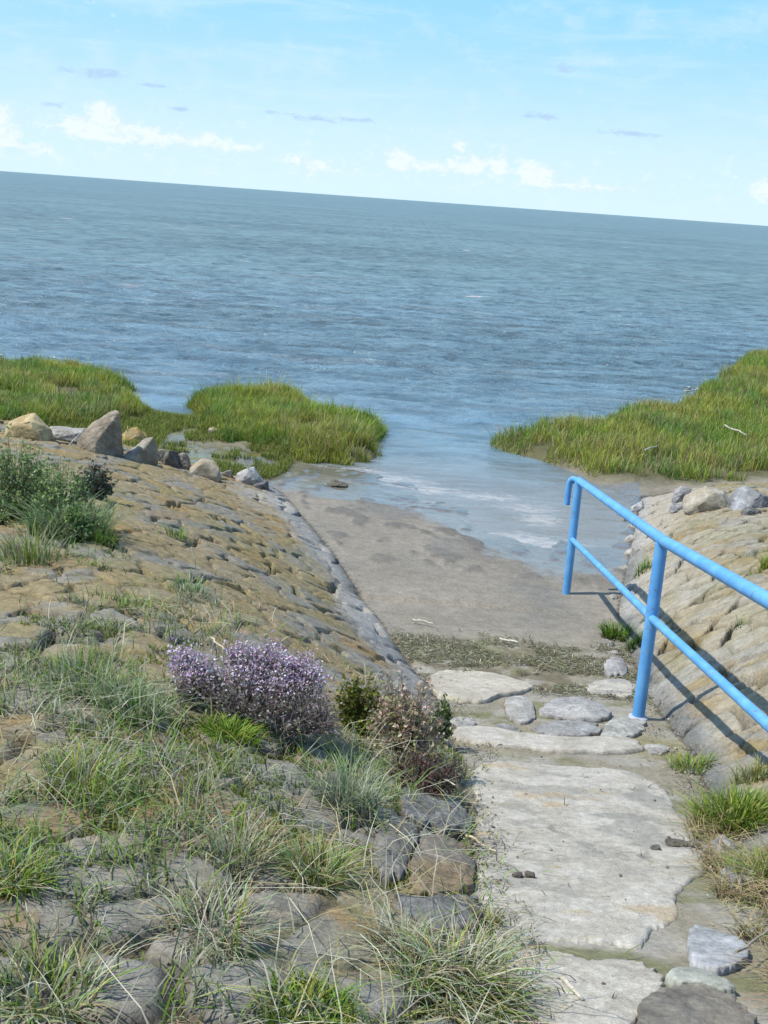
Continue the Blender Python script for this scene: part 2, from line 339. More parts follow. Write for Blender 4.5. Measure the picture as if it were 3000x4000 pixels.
# ---------------------------------------------------------------- revetments
def revet(left):
    s = np.concatenate([np.arange(-.06, 5.6 if left else 4.6, .0165)]); y = np.concatenate([np.arange(-1.5, 1.6, .05), np.arange(1.6, 13.9, .0175)])
    s_, y_ = np.meshgrid(s, y, indexing='ij')
    x_ = xL(y_) - s_ if left else xR(y_) + s_
    ok = y_ < toeY(x_) + .05
    z = base(np.where(left, np.minimum(x_, xL(y_) - .001), np.maximum(x_, xR(y_) + .001)), y_)
    h, c, e, pit = stones(x_, y_, left)
    hh = z - zpath(y_)
    # tide-washed grey skirt along the corridor
    sk = ss(.40, .12, np.where(y_ > 5.5, s_ - .25 * (fbm(x_ * 2, y_ * 2, 3, 91) - .3), 9)) if left else ss(.2, .05, s_)
    c = lerp(c, lerp(BLU * .9, A(.28, .27, .25), fbm(x_ * 6, y_ * 6, 3, 93)), sk * .85)
    c = lerp(c, A(.09, .09, .075), ss(.14, .04, s_ + .08 * (fbm(x_ * 5, y_ * 5, 3, 95) - .5)) * .6)
    c = lerp(c, A(.36, .34, .30), ss(.9, .3, s_) * ss(6, 7.5, y_) * ss(.45, .6, fbm(x_ * 1.5, y_ * 1.5, 3, 97)) * .55)
    edge = ss(-.06, .05, s_); z = z + h * (.35 + .65 * edge) - (1 - edge) * .08
    z = z - .25 * ss(-.15, .06, y_ - toeY(x_))
    if left: x_ = x_[::-1]; y_ = y_[::-1]; z = z[::-1]; c = c[::-1]
    return grid('stone_revetment', x_, y_, z, c, M_REV)
tag(revet(True), 'ochre lichened stone block slope left of the muddy path, dark pits between its blocks', 'stone slope')
tag(revet(False), 'pale ochre stone block slope behind the blue railing, rail shadows across it', 'stone slope')
def surf(x, y):
    """top of whatever lies there"""
    b = base(x, y); l = (x < xL(y)) & (y < toeY(x)); r = (x > xR(y)) & (y < toeY(x))
    hl = stones(x, y, True)[0]; hr = stones(x, y, False)[0]
    return b + np.where(l, hl, np.where(r, hr, 0))

# ---------------------------------------------------------------- sea
xw = np.array(sorted(grow(-9, 0, .08, 1.05, -30000)) + list(np.arange(-9, 11, .06)) + grow(11, 0, .08, 1.05, 30000))
yw = np.array(list(np.arange(9.5, 34, .045)) + grow(34, 0, .05, 1.012, 130) + grow(130, 0, 3, 1.15, 40000))
yw = np.array(sorted(set(yw)))
X_, Y_ = np.meshgrid(xw, yw, indexing='ij')
dst = np.clip((Y_ - 13.5) / 12, 0, 1)
far = ss(400, 90, Y_) * ss(300, 60, np.abs(X_))
tw = X_ * .08
def waves(x, y, lx, ly, s):
    n = fbm(x / lx, (y + x * .07) / ly, 3, s, .5); return 1 - np.abs(n - .5) * 2
hgt = .10 * (waves(X_, Y_, 2.2, 1.3, 201) - .7) + .10 * (waves(X_, Y_, .95, .45, 205) - .7) + .045 * (waves(X_, Y_, .5, .22, 209) - .7)
rip = .006 * np.sin((Y_ + .25 * (fbm(X_ * .8, Y_ * .8, 3, 215) - .5)) / .25 * 6.283) * (.3 + fbm(X_ * .6, Y_ * 1.5, 2, 219))
Z_ = hgt * (dst ** .9) * far * 1.0 + rip * (1 - dst) * .8 * ss(11, 13, Y_)
Z_ = np.where(Y_ < 13, np.minimum(Z_, .004), Z_)
fm = np.zeros(X_.shape)  # foam at the inlet; leftmost patches paint the sky's reflection on wet mud
for (px, py, sx, sy) in [(1200, 1840, .5, .5), (1400, 1850, .6, .4), (1560, 1880, .5, .4), (1700, 1915, .4, .25), (1900, 1940, .5, .22), (2050, 1985, .45, .22), (2120, 2030, .28, .3), (2060, 2110, .4, .25), (2150, 2130, .4, .25), (1980, 2090, .3, .2)]:
    q = at(px, py, 0); fm = np.maximum(fm, np.exp(-((X_ - q[0]) / sx / 1.25) ** 2 - ((Y_ - q[1]) / sy / 1.3) ** 2))
wm, t, b = principled('sea_water', .12, .5)
g = t.node('ShaderNodeNewGeometry').outputs['Position']; b.inputs['IOR'].default_value = 1.33
gp = t.node('ShaderNodeSeparateXYZ', i_0=g); yy = gp.outputs[1]
n1 = t.noise(t.scale(g, (.55, 1.6, 1)), 1.3, 6, .62, .4); n2 = t.noise(t.scale(g, (.5, 2.0, 1)), .33, 5, .6, .4); n3 = t.noise(t.scale(g, (.35, 1, 1)), .06, 4, .6); n4 = t.noise(t.scale(g, (.3, .7, 1)), .11, 7, .72, .4); n5 = t.noise(t.scale(g, (.6, 1.4, 1)), 1.0, 6, .7, .4)
cc = t.mix(t.rng(yy, 14, 60), (.105, .17, .22), (.13, .195, .20))
cc = t.mix(t.math('MULTIPLY', t.rng(n2, .5, .72), .45), cc, (.16, .15, .145))
cc = t.mix(t.rng(n3, .35, .65, 0, .5), cc, (.10, .16, .17))
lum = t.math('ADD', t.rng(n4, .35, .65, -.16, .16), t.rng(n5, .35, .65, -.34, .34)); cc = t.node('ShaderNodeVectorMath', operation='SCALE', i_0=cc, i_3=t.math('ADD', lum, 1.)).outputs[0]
shal = t.rng(yy, 12.5, 16.5, 1, 0); cc = t.mix(t.math('MULTIPLY', shal, .7), cc, (.22, .20, .17))
fa = t.node('ShaderNodeAttribute', attribute_name='FoamSheen').outputs['Fac']
nf = t.noise(t.scale(g, (1, 2.6, 1)), 4.5, 9, .76, .8)
ff = t.rng(t.math('ADD', t.math('MULTIPLY', fa, .34), nf), .66, .94)
# scattered whitecaps far out
wc = t.noise(t.scale(g, (.16, .5, 1)), 1.0, 3, .5, .2); wc2 = t.noise(g, .035, 2, .5)
cap = t.math('MULTIPLY', t.math('MULTIPLY', t.rng(wc, .68, .72), t.rng(wc2, .42, .55)), t.rng(yy, 30, 45))
fo = t.math('MAXIMUM', t.math('MULTIPLY', ff, .6), cap)
cc = t.mix(fo, cc, (.48, .45, .42)); t.put(b.inputs['Base Color'], cc)
t.put(b.inputs['Roughness'], t.math('MAXIMUM', t.rng(yy, 15, 80, .12, .42), t.math('MULTIPLY', fo, .8)))
bpn = t.node('ShaderNodeBump', i_Height=t.math('ADD', t.math('MULTIPLY', n1, .6), t.math('ADD', t.math('MULTIPLY', n2, 1.6), t.math('ADD', t.math('MULTIPLY', n5, 1.6), t.math('MULTIPLY', n4, 2.2))))); t.put(bpn.inputs['Strength'], t.rng(yy, 13, 22, .15, 1.)); bpn.inputs['Distance'].default_value = .22
fin = t.noise(t.scale(g, (1, 2.4, 1)), 7, 4, .6, .3)
bp2 = t.node('ShaderNodeBump', i_Height=fin, i_Distance=.03, i_Normal=bpn.outputs[0]); t.put(bp2.inputs['Strength'], t.rng(yy, 12, 18, .12, .7)); t.put(b.inputs['Normal'], bp2.outputs[0])
tag(grid('water', X_, Y_, Z_, None, wm, {'FoamSheen': fm}), kind='structure')

# ---------------------------------------------------------------- rocks, stones and slabs
def star(name, label, cat, outline, thick, dome, colA, colB, seed, mat=None, amp=.012, jit=.035, group=None, lift=0., spots=None, nr=22, ns=150):
    pts = [P(*q) for q in outline]; pts = np.array(pts); n = len(pts)
    # closed Catmull-Rom
    out = []
    for k in range(ns):
        u = k / ns * n; i = int(u); f = u - i; a, b_, c_, d_ = (pts[(i + j) % n] for j in (-1, 0, 1, 2))
        out.append(.5 * ((2 * b_) + (c_ - a) * f + (2 * a - 5 * b_ + 4 * c_ - d_) * f * f + (3 * b_ - a - 3 * c_ + d_) * f ** 3))
    out = np.array(out)[:, :2]; cen = out.mean(0)
    th = np.arange(ns) / ns * 6.28318; j = ((fbm(np.cos(th) * 5 + seed, np.sin(th) * 5, 6, seed, .7 if thick < .03 else .35) - .5) + (.75 * (fbm(np.cos(th) * 16 + seed, np.sin(th) * 22, 4, seed + 1, .8) - .5) if thick < .02 else 0)) * 2 * jit / max(.05, .5 * np.linalg.norm(out - cen, axis=1).mean()) * .5
    out = cen + (out - cen) * (1 + j)[:, None]
    rr = np.concatenate([np.linspace(0, .86, nr - 6), np.linspace(.9, 1.0, 5), [1.03]])
    V = []; C = []
    for k, r_ in enumerate(rr):
        p = cen + (out - cen) * r_; x, y = p[:, 0], p[:, 1]
        prof = max(0., 1 - r_ ** (2 if dome > .5 else 9)) if r_ <= 1 else 0
        edge = 1 if r_ < .99 else 0
        amp_ = amp if dome > .5 else amp * .35
        z = base(x, y) + lift + thick * (.55 * edge + .45 * prof if dome > .5 else (.8 * edge + .2 * prof)) + (fbm(x * 9, y * 9, 4, seed) - .5) * amp_ * 2 + (fbm(x * 40, y * 40, 2, seed + 3) - .5) * amp_
        if r_ > 1: z = base(x, y) - .10 + lift
        V.append(np.stack([x, y, z], -1)); m_ = fbm(x * 7 + seed, y * 7, 4, seed + 7); cc_ = lerp(np.broadcast_to(A(*colA), (ns, 3)), A(*colB), ss(.38, .62, m_))
        cc_ = cc_ * (.85 + .3 * fbm(x * 30, y * 30, 2, seed + 9))[:, None]
        if r_ > .93 and dome > .5: cc_ = lerp(cc_, SOIL * 2.2, np.full(ns, .35 + .4 * (r_ > .99)) * ss(.3, .6, fbm(x * 11, y * 11, 2, seed)))
        if spots is not None: cc_ = spots(x, y, cc_)
        C.append(cc_)
    V = np.concatenate(V); C = np.concatenate(C); K = len(rr); i = np.arange(K * ns).reshape(K, ns); j2 = np.roll(i, -1, 1)
    q = np.stack([i[:-1], i[1:], j2[1:], j2[:-1]], -1).reshape(-1, 4)
    o = mesh(name, V, q, None, C, mat or M_ROCK); return tag(o, label, cat, group)
CONA, CONB = (.385, .355, .30), (.335, .305, .25)
SPT = [(*P(px, py)[:2], a_, b_) for px, py, a_, b_ in [(2500, 3110, .10, .20), (2440, 3200, .20, .06), (2640, 3230, .1, .05), (2640, 3310, .12, .05), (2240, 3710, .1, .04), (1860, 3300, .05, .3)]]
def slabspots(x, y, c):
    c = lerp(c, A(.24, .225, .19), ss(.56, .66, fbm(x * 5 + 3, y * 7, 5, 301)) * .7)
    for (qx, qy, a_, b_) in SPT:
        c = lerp(c, A(.22, .21, .18), ss(.40, .52, np.exp(-((x - qx) / a_) ** 2 - ((y - qy) / b_) ** 2) * .42 + .42 * fbm(x * 9, y * 14, 4, 305)) * .85)
    c = lerp(c, A(.15, .14, .115), ss(.012, .003, np.abs(fbm(x * 1.6 + 7, y * 1.6, 5, 309) - .5)) * ss(.45, .6, fbm(x * 2, y * 2, 3, 311)) * .8)
    c = lerp(c, A(.33, .24, .13), ss(.66, .74, fbm(x * 3, y * 6, 4, 303)) * .6)
    return c
star('path_slab', 'largest cream worn concrete slab of the path, running up to the stone step', 'slab', [(1850, 3010), (1960, 2975), (2200, 2990), (2440, 3015), (2560, 3060), (2640, 3160), (2700, 3290), (2760, 3390), (2700, 3450), (2640, 3520), (2650, 3590), (2560, 3640), (2490, 3705), (2330, 3690), (2160, 3690), (1960, 3680), (1900, 3560), (1860, 3420), (1865, 3250), (1860, 3120)], .010, 0, CONA, CONB, 5, M_CONC, .012, .03, spots=slabspots, nr=44, ns=320)
star('path_slab', 'cream concrete slab at the bottom of the picture below a crack of grey dirt', 'slab', [(1930, 3700), (2120, 3715), (2300, 3760), (2500, 3770), (2590, 3830), (2570, 3930), (2480, 4010), (2450, 4150), (2350, 4250), (2200, 4200), (2150, 4080), (2040, 3930), (1960, 3820)], .012, 0, CONA, CONB, 8, M_CONC, .012, .03, spots=slabspots, nr=36, ns=240)
star('step_slab', 'long thin pale concrete strip crossing the path below the cobbles', 'slab', [(1770, 2860), (1870, 2850), (2050, 2880), (2250, 2895), (2450, 2895), (2510, 2920), (2480, 2945), (2250, 2950), (2030, 2930), (1850, 2910), (1770, 2890)], 0.027, 0, (0.380, 0.350, 0.296), (0.319, 0.289, 0.236), 12, M_CONC, .01, .03, nr=20, ns=220)
star('path_slab', 'cream flat slab at left of the path just above the cobbles', 'slab', [(1690, 2640), (1800, 2630), (1960, 2645), (2070, 2680), (2060, 2705), (1960, 2725), (1860, 2755), (1740, 2735), (1690, 2700)], 0.030, 0, (0.395, 0.357, 0.289), (0.334, 0.296, 0.236), 14, M_CONC, .01, .04)
star('path_slab', 'small broken pale slab left of the front railing post', 'slab', [(2290, 2690), (2340, 2670), (2430, 2665), (2470, 2690), (2460, 2730), (2380, 2725), (2310, 2715)], 0.027, 0, (0.380, 0.350, 0.296), (0.289, 0.274, 0.243), 15, M_CONC, .01, .03, ns=90)
GR_ = 'cobbles set across the path'
star('cobblestone', 'roundish pale cobble, leftmost of the cobbles above the concrete strip', 'stone', [(1975, 2745), (2030, 2730), (2080, 2760), (2090, 2810), (2050, 2835), (1990, 2820), (1970, 2780)], 0.036, 1, (0.334, 0.319, 0.289), (0.274, 0.258, 0.228), 16, group=GR_, ns=80)
star('cobblestone', 'widest pale cobble, with dark dirt at its right end', 'stone', [(2110, 2775), (2180, 2742), (2290, 2740), (2370, 2780), (2380, 2815), (2290, 2825), (2180, 2815), (2120, 2800)], 0.042, 1, (0.350, 0.334, 0.304), (0.258, 0.251, 0.236), 17, group=GR_, ns=90)
star('cobblestone', 'blue grey flat cobble touching the concrete strip, centre of the path', 'stone', [(2085, 2855), (2130, 2832), (2240, 2825), (2330, 2840), (2335, 2875), (2240, 2885), (2140, 2880)], 0.033, 1, (0.274, 0.274, 0.261), (0.219, 0.213, 0.198), 18, group=GR_, ns=80)
star('cobblestone', 'pale cobble at the foot of the front railing post', 'stone', [(2345, 2870), (2370, 2835), (2440, 2818), (2510, 2830), (2520, 2860), (2450, 2890), (2370, 2893)], 0.036, 1, (0.313, 0.304, 0.269), (0.235, 0.228, 0.205), 19, group=GR_, ns=80)
star('cobblestone', 'small half buried cobble at the left end of the concrete strip', 'stone', [(1760, 2820), (1820, 2812), (1860, 2830), (1830, 2848), (1770, 2848)], 0.024, 1, (0.319, 0.304, 0.274), (0.251, 0.236, 0.213), 20, group=GR_, ns=60)
star('cobblestone', 'small grey cobble in the dirt right of the slab by the slope', 'stone', [(1930, 2848), (1960, 2835), (2010, 2842), (2030, 2860), (1990, 2870), (1945, 2865)], 0.021, 1, (0.251, 0.243, 0.228), (0.190, 0.182, 0.167), 23, group=GR_, ns=60)
star('cobblestone', 'small pale cobble right of the concrete strip under the grass tuft', 'stone', [(2510, 2925), (2560, 2912), (2610, 2925), (2600, 2950), (2540, 2950)], 0.024, 1, (0.334, 0.319, 0.281), (0.258, 0.243, 0.213), 24, group=GR_, ns=60)
star('flat_stone', 'blue white flat stone beside the dry grass at lower right', 'stone', [(2690, 3660), (2730, 3640), (2800, 3665), (2880, 3690), (2925, 3740), (2890, 3790), (2800, 3815), (2710, 3790), (2685, 3740)], .028, 0, (0.329, 0.327, 0.326), (0.266, 0.266, 0.261), 25, amp=.008, jit=.012)
star('flat_stone', 'greenish white narrow stone above the brown boulder at lower right', 'stone', [(2600, 3830), (2690, 3812), (2790, 3840), (2860, 3880), (2830, 3905), (2730, 3880), (2630, 3868)], .03, 0, (0.319, 0.327, 0.281), (0.258, 0.258, 0.213), 26, amp=.008, jit=.012)
star('boulder', 'brown flat topped boulder at the bottom right of the path', 'stone', [(2500, 3960), (2560, 3890), (2680, 3870), (2800, 3900), (2890, 3950), (2940, 4030), (2800, 4150), (2600, 4150), (2480, 4080)], .035, 1, (0.182, 0.160, 0.125), (0.137, 0.125, 0.103), 27, amp=.010, jit=.02)
star('flat_stone', 'pale stone under the grass at the right edge of the large slab', 'stone', [(2770, 3310), (2830, 3300), (2880, 3350), (2870, 3390), (2820, 3395), (2770, 3360)], .05, 1, (0.251, 0.243, 0.228), (0.190, 0.182, 0.167), 28, ns=70)
star('flat_stone', 'blue white flat stone between the large slab and the right hand grass', 'stone', [(2810, 3430), (2870, 3410), (2930, 3435), (2940, 3470), (2880, 3480), (2820, 3460)], .04, 0, (0.329, 0.327, 0.318), (0.259, 0.258, 0.255), 29, ns=70)
star('boulder', 'rounded boulder with rusty lichen at the left edge of the large slab', 'stone', [(1600, 3400), (1640, 3310), (1730, 3285), (1800, 3310), (1850, 3390), (1850, 3450), (1800, 3500), (1700, 3520), (1620, 3490)], 0.034, 1, (0.167, 0.144, 0.114), (0.205, 0.152, 0.091), 30, amp=.012, nr=30)
star('boulder', 'blue grey angular boulder above the rusty boulder beside the slab', 'stone', [(1560, 3120), (1640, 3070), (1720, 3110), (1800, 3160), (1850, 3220), (1830, 3260), (1740, 3260), (1650, 3230), (1580, 3190)], 0.034, 1, (0.172, 0.167, 0.155), (0.122, 0.118, 0.106), 32, amp=.014, nr=30)
star('boulder', 'grey brown boulder left of the rusty boulder, grass leaning over it', 'stone', [(1480, 3250), (1540, 3200), (1610, 3240), (1630, 3290), (1590, 3380), (1580, 3440), (1500, 3440), (1450, 3350)], 0.034, 1, (0.175, 0.160, 0.137), (0.129, 0.122, 0.106), 33, amp=.012)
star('boulder', 'dark grey flat boulder below the rusty boulder beside the slab', 'stone', [(1560, 3520), (1650, 3540), (1760, 3520), (1860, 3540), (1860, 3620), (1800, 3660), (1680, 3640), (1570, 3600)], 0.034, 1, (0.148, 0.144, 0.131), (0.114, 0.110, 0.099), 34, amp=.012)
star('cobblestone', 'pale stone in the right corridor edge behind the front railing post', 'stone', [(2360, 2600), (2400, 2580), (2440, 2600), (2445, 2640), (2400, 2650), (2360, 2635)], .05, 1, (0.304, 0.289, 0.274), (0.228, 0.220, 0.213), 35, ns=60)

def hullrock(name, label, cat, px, py, wpx, hpx, seed, colA, colB, pts=None, depth=.8, group=None, amp=.05, rot=0., sink=.12, lift=0.):
    p = P(px, py); dist = np.linalg.norm(p - CAM); k = dist / F; w_, h_ = wpx * k, hpx * k
    rg = np.random.RandomState(seed)
    if pts is None:
        pts = []
        for i in range(16):
            v = rg.normal(size=3); v /= np.linalg.norm(v); v[2] = abs(v[2]); v = np.sign(v) * np.abs(v) ** .7; pts.append((v[0] * .5, v[1] * .5, v[2] * (.75 + .25 * rg.rand())))
        pts += [(-.45, -.3, 0), (.45, -.3, 0), (.45, .4, 0), (-.45, .4, 0)]
    bm = bmesh.new()
    for q in pts: bm.verts.new((q[0] * w_, q[1] * w_ * depth, q[2] * h_))
    bmesh.ops.convex_hull(bm, input=bm.verts[:]); bmesh.ops.delete(bm, geom=[v for v in bm.verts if not v.link_faces], context='VERTS')
    bmesh.ops.bevel(bm, geom=bm.edges[:], offset=min(w_, h_) * .035, segments=2, affect='EDGES', profile=.6)
    bmesh.ops.triangulate(bm, faces=bm.faces[:])
    for _ in range(4):
        es = [e for e in bm.edges if e.calc_length() > w_ * .06]
        if not es or len(bm.verts) > 9000: break
        bmesh.ops.subdivide_edges(bm, edges=es, cuts=1); bmesh.ops.triangulate(bm, faces=bm.faces[:])
    me = bpy.data.meshes.new(name); bm.normal_update()
    V = np.array([v.co for v in bm.verts]); N = np.array([v.normal for v in bm.verts]); s_ = 1 / max(w_, .1)
    d_ = (fbm((V[:, 0] + V[:, 2] * .7) * s_ * 4 + seed, (V[:, 1] - V[:, 2]) * s_ * 4, 4, seed) - .5) * 2 + (fbm((V[:, 0] - V[:, 2] * .9) * s_ * 14, (V[:, 1] + V[:, 2]) * s_ * 14, 3, seed + 2) - .5) * .9
    V2 = V + N * (d_ * amp * w_)[:, None]
    for v, q in zip(bm.verts, V2): v.co = q
    bm.to_mesh(me); bm.free()
    m_ = fbm((V[:, 0] + V[:, 2]) * s_ * 3 + seed, (V[:, 1] + V[:, 2] * .6) * s_ * 3, 4, seed + 5)
    C = lerp(np.broadcast_to(A(*colA), (len(V), 3)), A(*colB), ss(.4, .6, m_))
    a = me.attributes.new('Col', 'FLOAT_COLOR', 'POINT'); c4 = np.ones((len(V), 4), np.float32); c4[:, :3] = C; a.data.foreach_set('color', c4.ravel())
    me.polygons.foreach_set('use_smooth', np.ones(len(me.polygons), bool)); me.set_sharp_from_angle(angle=R(38)); me.materials.append(M_ROCK)
    o = bpy.data.objects.new(name, me); COL.objects.link(o); o.location = (float(p[0]), float(p[1]), float(p[2] - sink * h_ + lift)); o.rotation_euler.z = rot
    return tag(o, label, cat, group)
PALE, PALE2, OC, OCB, DK, DKB, TAN = (.26, .22, .165), (.20, .165, .12), (.36, .29, .16), (.30, .22, .11), (.15, .135, .115), (.10, .09, .08), (.38, .33, .24)
TG = 'rocks at the foot of the left slope'
hullrock('rock', 'tall pointed rock at the top of the left slope, pale face, dark right side', 'rock', 390, 1772, 165, 205, 1, PALE, PALE2, group=TG, depth=.9, amp=.04, pts=[(-.55, -.2, 0), (-.05, -.5, 0), (.5, .1, 0), (-.5, .5, 0), (.02, -.42, .40), (.44, .0, .93), (.30, .24, .95), (.12, .0, .86), (-.20, .12, .66), (-.48, -.12, .42), (-.15, -.35, .45), (.52, .05, .55)])
hullrock('rock', 'whitish low slab of rock leaning against the tall pointed rock', 'rock', 265, 1725, 190, 90, 3, (.33, .31, .28), (.26, .24, .21), group=TG, depth=.8, amp=.03)
hullrock('rock', 'wide ochre flat rock at the left frame edge behind the green weeds', 'rock', 110, 1712, 190, 115, 4, OC, OCB, group=TG, depth=.8, amp=.03)
hullrock('rock', 'orange ochre rounded rock behind and right of the tall pointed rock', 'rock', 515, 1725, 130, 75, 5, (.40, .27, .09), (.34, .26, .13), group=TG, amp=.03)
hullrock('rock', 'dark brown chunk leaning against the foot of the tall pointed rock', 'rock', 435, 1772, 90, 90, 6, DK, DKB, group=TG, amp=.04)
hullrock('rock', 'wedge shaped rock with a pointed top and black right face, second from the tall rock', 'rock', 545, 1806, 145, 118, 7, PALE2, (.27, .25, .21), group=TG, depth=.8, amp=.025, pts=[(-.5, -.25, 0), (-.08, -.5, 0), (.48, .1, 0), (-.4, .4, 0), (.36, .0, 1.0), (.1, .3, .9), (-.38, .1, .36), (-.1, -.42, .30), (.52, .1, .4)])
hullrock('rock', 'small pale block between the wedge rock and the dark jagged rock', 'rock', 630, 1806, 60, 75, 8, PALE2, (.27, .25, .21), group=TG, amp=.03)
hullrock('rock', 'left half of the dark jagged split rock', 'rock', 668, 1822, 66, 88, 9, DK, DKB, group=TG, amp=.05, rot=.3)
hullrock('rock', 'right half of the dark jagged split rock', 'rock', 718, 1834, 52, 92, 10, DK, (.2, .18, .15), group=TG, amp=.05, rot=-.2)
hullrock('rock', 'cream smooth rounded rock right of the dark jagged rock', 'rock', 800, 1864, 130, 88, 11, (.33, .285, .21), (.28, .23, .16), group=TG, amp=.02)
hullrock('rock', 'low dark stone below the cream rounded rock', 'rock', 770, 1850, 70, 36, 12, DK, DKB, group=TG, amp=.04)
hullrock('rock', 'small dark stone in the gap left of the white grey boulder', 'rock', 885, 1864, 56, 40, 13, DK, (.16, .15, .14), group=TG, amp=.04)
hullrock('rock', 'white grey boulder at the lower end of the rock row beside the mud', 'rock', 975, 1892, 120, 92, 14, (.34, .33, .31), (.20, .20, .19), group=TG, amp=.04)
hullrock('rock', 'nearly black rock wedged at the right of the white grey boulder', 'rock', 1020, 1912, 66, 66, 15, (.07, .068, .066), (.12, .12, .12), group=TG, amp=.04)
hullrock('rock', 'small tan stone lying on the marsh between the two left grass banks', 'rock', 842, 1690, 64, 34, 16, (.36, .30, .22), (.30, .26, .2), amp=.03)
TR = 'rocks at the foot of the right slope'
hullrock('rock', 'largest cream rounded rock of the right hand rock row', 'rock', 2765, 1990, 190, 120, 21, (0.350, 0.319, 0.258), (0.304, 0.266, 0.198), group=TR, amp=.03)
hullrock('rock', 'grey stone left of the largest cream rock, one above a darker one', 'rock', 2665, 1960, 80, 80, 22, (0.289, 0.281, 0.274), (0.213, 0.205, 0.198), group=TR, amp=.04)
hullrock('rock', 'dark grey stone tucked below left of the largest cream rock', 'rock', 2705, 2000, 66, 60, 23, (0.167, 0.163, 0.160), (0.228, 0.220, 0.213), group=TR, amp=.04)
hullrock('rock', 'small dark stone at the low left end of the right rock row', 'rock', 2640, 2000, 50, 44, 24, (0.152, 0.152, 0.152), (0.228, 0.220, 0.213), group=TR, amp=.04)
hullrock('rock', 'blue grey streaked boulder at the right frame edge below the grass', 'rock', 2930, 1985, 160, 118, 25, (0.289, 0.296, 0.304), (0.182, 0.182, 0.182), group=TR, amp=.04)
hullrock('rock', 'low dark stone in front of the blue grey streaked boulder', 'rock', 2935, 2010, 80, 40, 26, (0.091, 0.091, 0.087), (0.152, 0.152, 0.144), group=TR, amp=.04)
hullrock('rock', 'pointed whitish stone standing alone behind the top rail', 'rock', 2488, 1998, 52, 60, 27, (0.380, 0.372, 0.357), (0.304, 0.296, 0.281), group=TR, amp=.03)
hullrock('rock', 'ochre rock right of the blue grey boulder, partly out of frame', 'rock', 3080, 2010, 150, 100, 28, OC, OCB, group=TR, amp=.03)
rg = np.random.RandomState(5)
EL = ['flat white stone in the right corridor edge below the pointed stone', 'square pale stone under the top rail, third along the right edge', 'white stone level with the middle of the end post, right corridor edge', 'pale lump of stone beside the weeds at the right corridor edge', 'whitish stone where the rear post shadow ends', 'pale chunk just above the small weeds behind the lower rail', 'white stone touching the small weeds behind the lower rail', 'low white stone below the weeds, beside the front railing post', 'whitish broken stone against the left of the front post', 'pale small stone nearest the water in the right corridor edge']
for i, (px, py, w_, h_) in enumerate([(2475, 2060, 60, 40), (2470, 2110, 60, 40), (2465, 2160, 52, 36), (2440, 2220, 50, 30), (2420, 2290, 60, 34), (2395, 2335, 50, 30), (2370, 2520, 70, 44), (2400, 2560, 60, 36), (2470, 2690, 60, 44), (2440, 2030, 40, 26)]):
    hullrock('edge_stone', EL[i], 'stone', px, py, w_, h_, 40 + i, (.33, .31, .27), (.24, .22, .19), group='pale stones lining the right edge of the mud', amp=.04, rot=float(rg.rand() * 3), sink=.4)

# ---------------------------------------------------------------- blue railing
bm_, t, b = principled('blue_paint', .38, .5)
g = t.node('ShaderNodeTexCoord').outputs['Object']; n1 = t.noise(g, 9, 5, .6); n2 = t.noise(g, 70, 4, .7)
cc = t.mix(t.rng(n1, .35, .7), (.085, .29, .58), (.13, .36, .63)); cc = t.mix(t.rng(n2, .63, .72, 0, .7), cc, (.20, .30, .42)); n3 = t.noise(g, 22, 7, .75); cc = t.mix(t.rng(n3, .60, .64, 0, .8), cc, (.16, .10, .06)); t.put(b.inputs['Base Color'], cc)
t.put(b.inputs['Roughness'], t.rng(n1, .3, .7, .42, .65)); bp = t.node('ShaderNodeBump', i_Height=n2, i_Distance=.001, i_Strength=.2); t.put(b.inputs['Normal'], bp.outputs[0])
wm2, t, b = principled('grey_metal', .5, .5); b.inputs['Base Color'].default_value = (.34, .36, .40, 1)
def tube(name, pts, r, mat, parent, seg=24, r2=None, label=None):
    pts = [np.array(p, float) for p in pts]; V = []; n = len(pts); up = np.array([.01, 1, .02])
    for i, p in enumerate(pts):
        d = pts[min(i + 1, n - 1)] - pts[max(i - 1, 0)]; d /= np.linalg.norm(d); a = np.cross(d, up); 
        if np.linalg.norm(a) < .1: a = np.cross(d, [0, 0, 1.])
        a /= np.linalg.norm(a); b_ = np.cross(d, a); rr = r if np.isscalar(r) else r[i]
        for k in range(seg):
            q = k / seg * 6.283185; V.append(p + rr * (math.cos(q) * a + math.sin(q) * b_))
    Q = [[i * seg + k, i * seg + (k + 1) % seg, (i + 1) * seg + (k + 1) % seg, (i + 1) * seg + k] for i in range(n - 1) for k in range(seg)]
    T = []
    for e, s_ in ((0, -1), (n - 1, 1)):
        V.append(pts[e]); c_ = len(V) - 1
        for k in range(seg): T.append([c_, e * seg + k, e * seg + (k + 1) % seg] if s_ > 0 else [c_, e * seg + (k + 1) % seg, e * seg + k])
    o = mesh(name, V, Q, T, None, mat, parent=parent); o.data.set_sharp_from_angle(angle=R(50))
    if label: o['label'] = label
    return o
P1 = np.array([1.600, 9.565, .05]); P2 = np.array([1.500, 6.10, .49]); P3 = np.array([1.45, 3.45, .98])
T1 = P1 + [0, 0, 1.0]; T2 = P2 + [0.0, 0, 1.045]; T3 = np.array([1.47, 3.5, 1.95])
root = empty('railing', P1); tag(root, 'sky blue tubular handrail with two rails stepping down to the mud', 'railing')
def rel(p): return np.array(p) - P1
def bent(p, n=7, wob=.0):
    return p
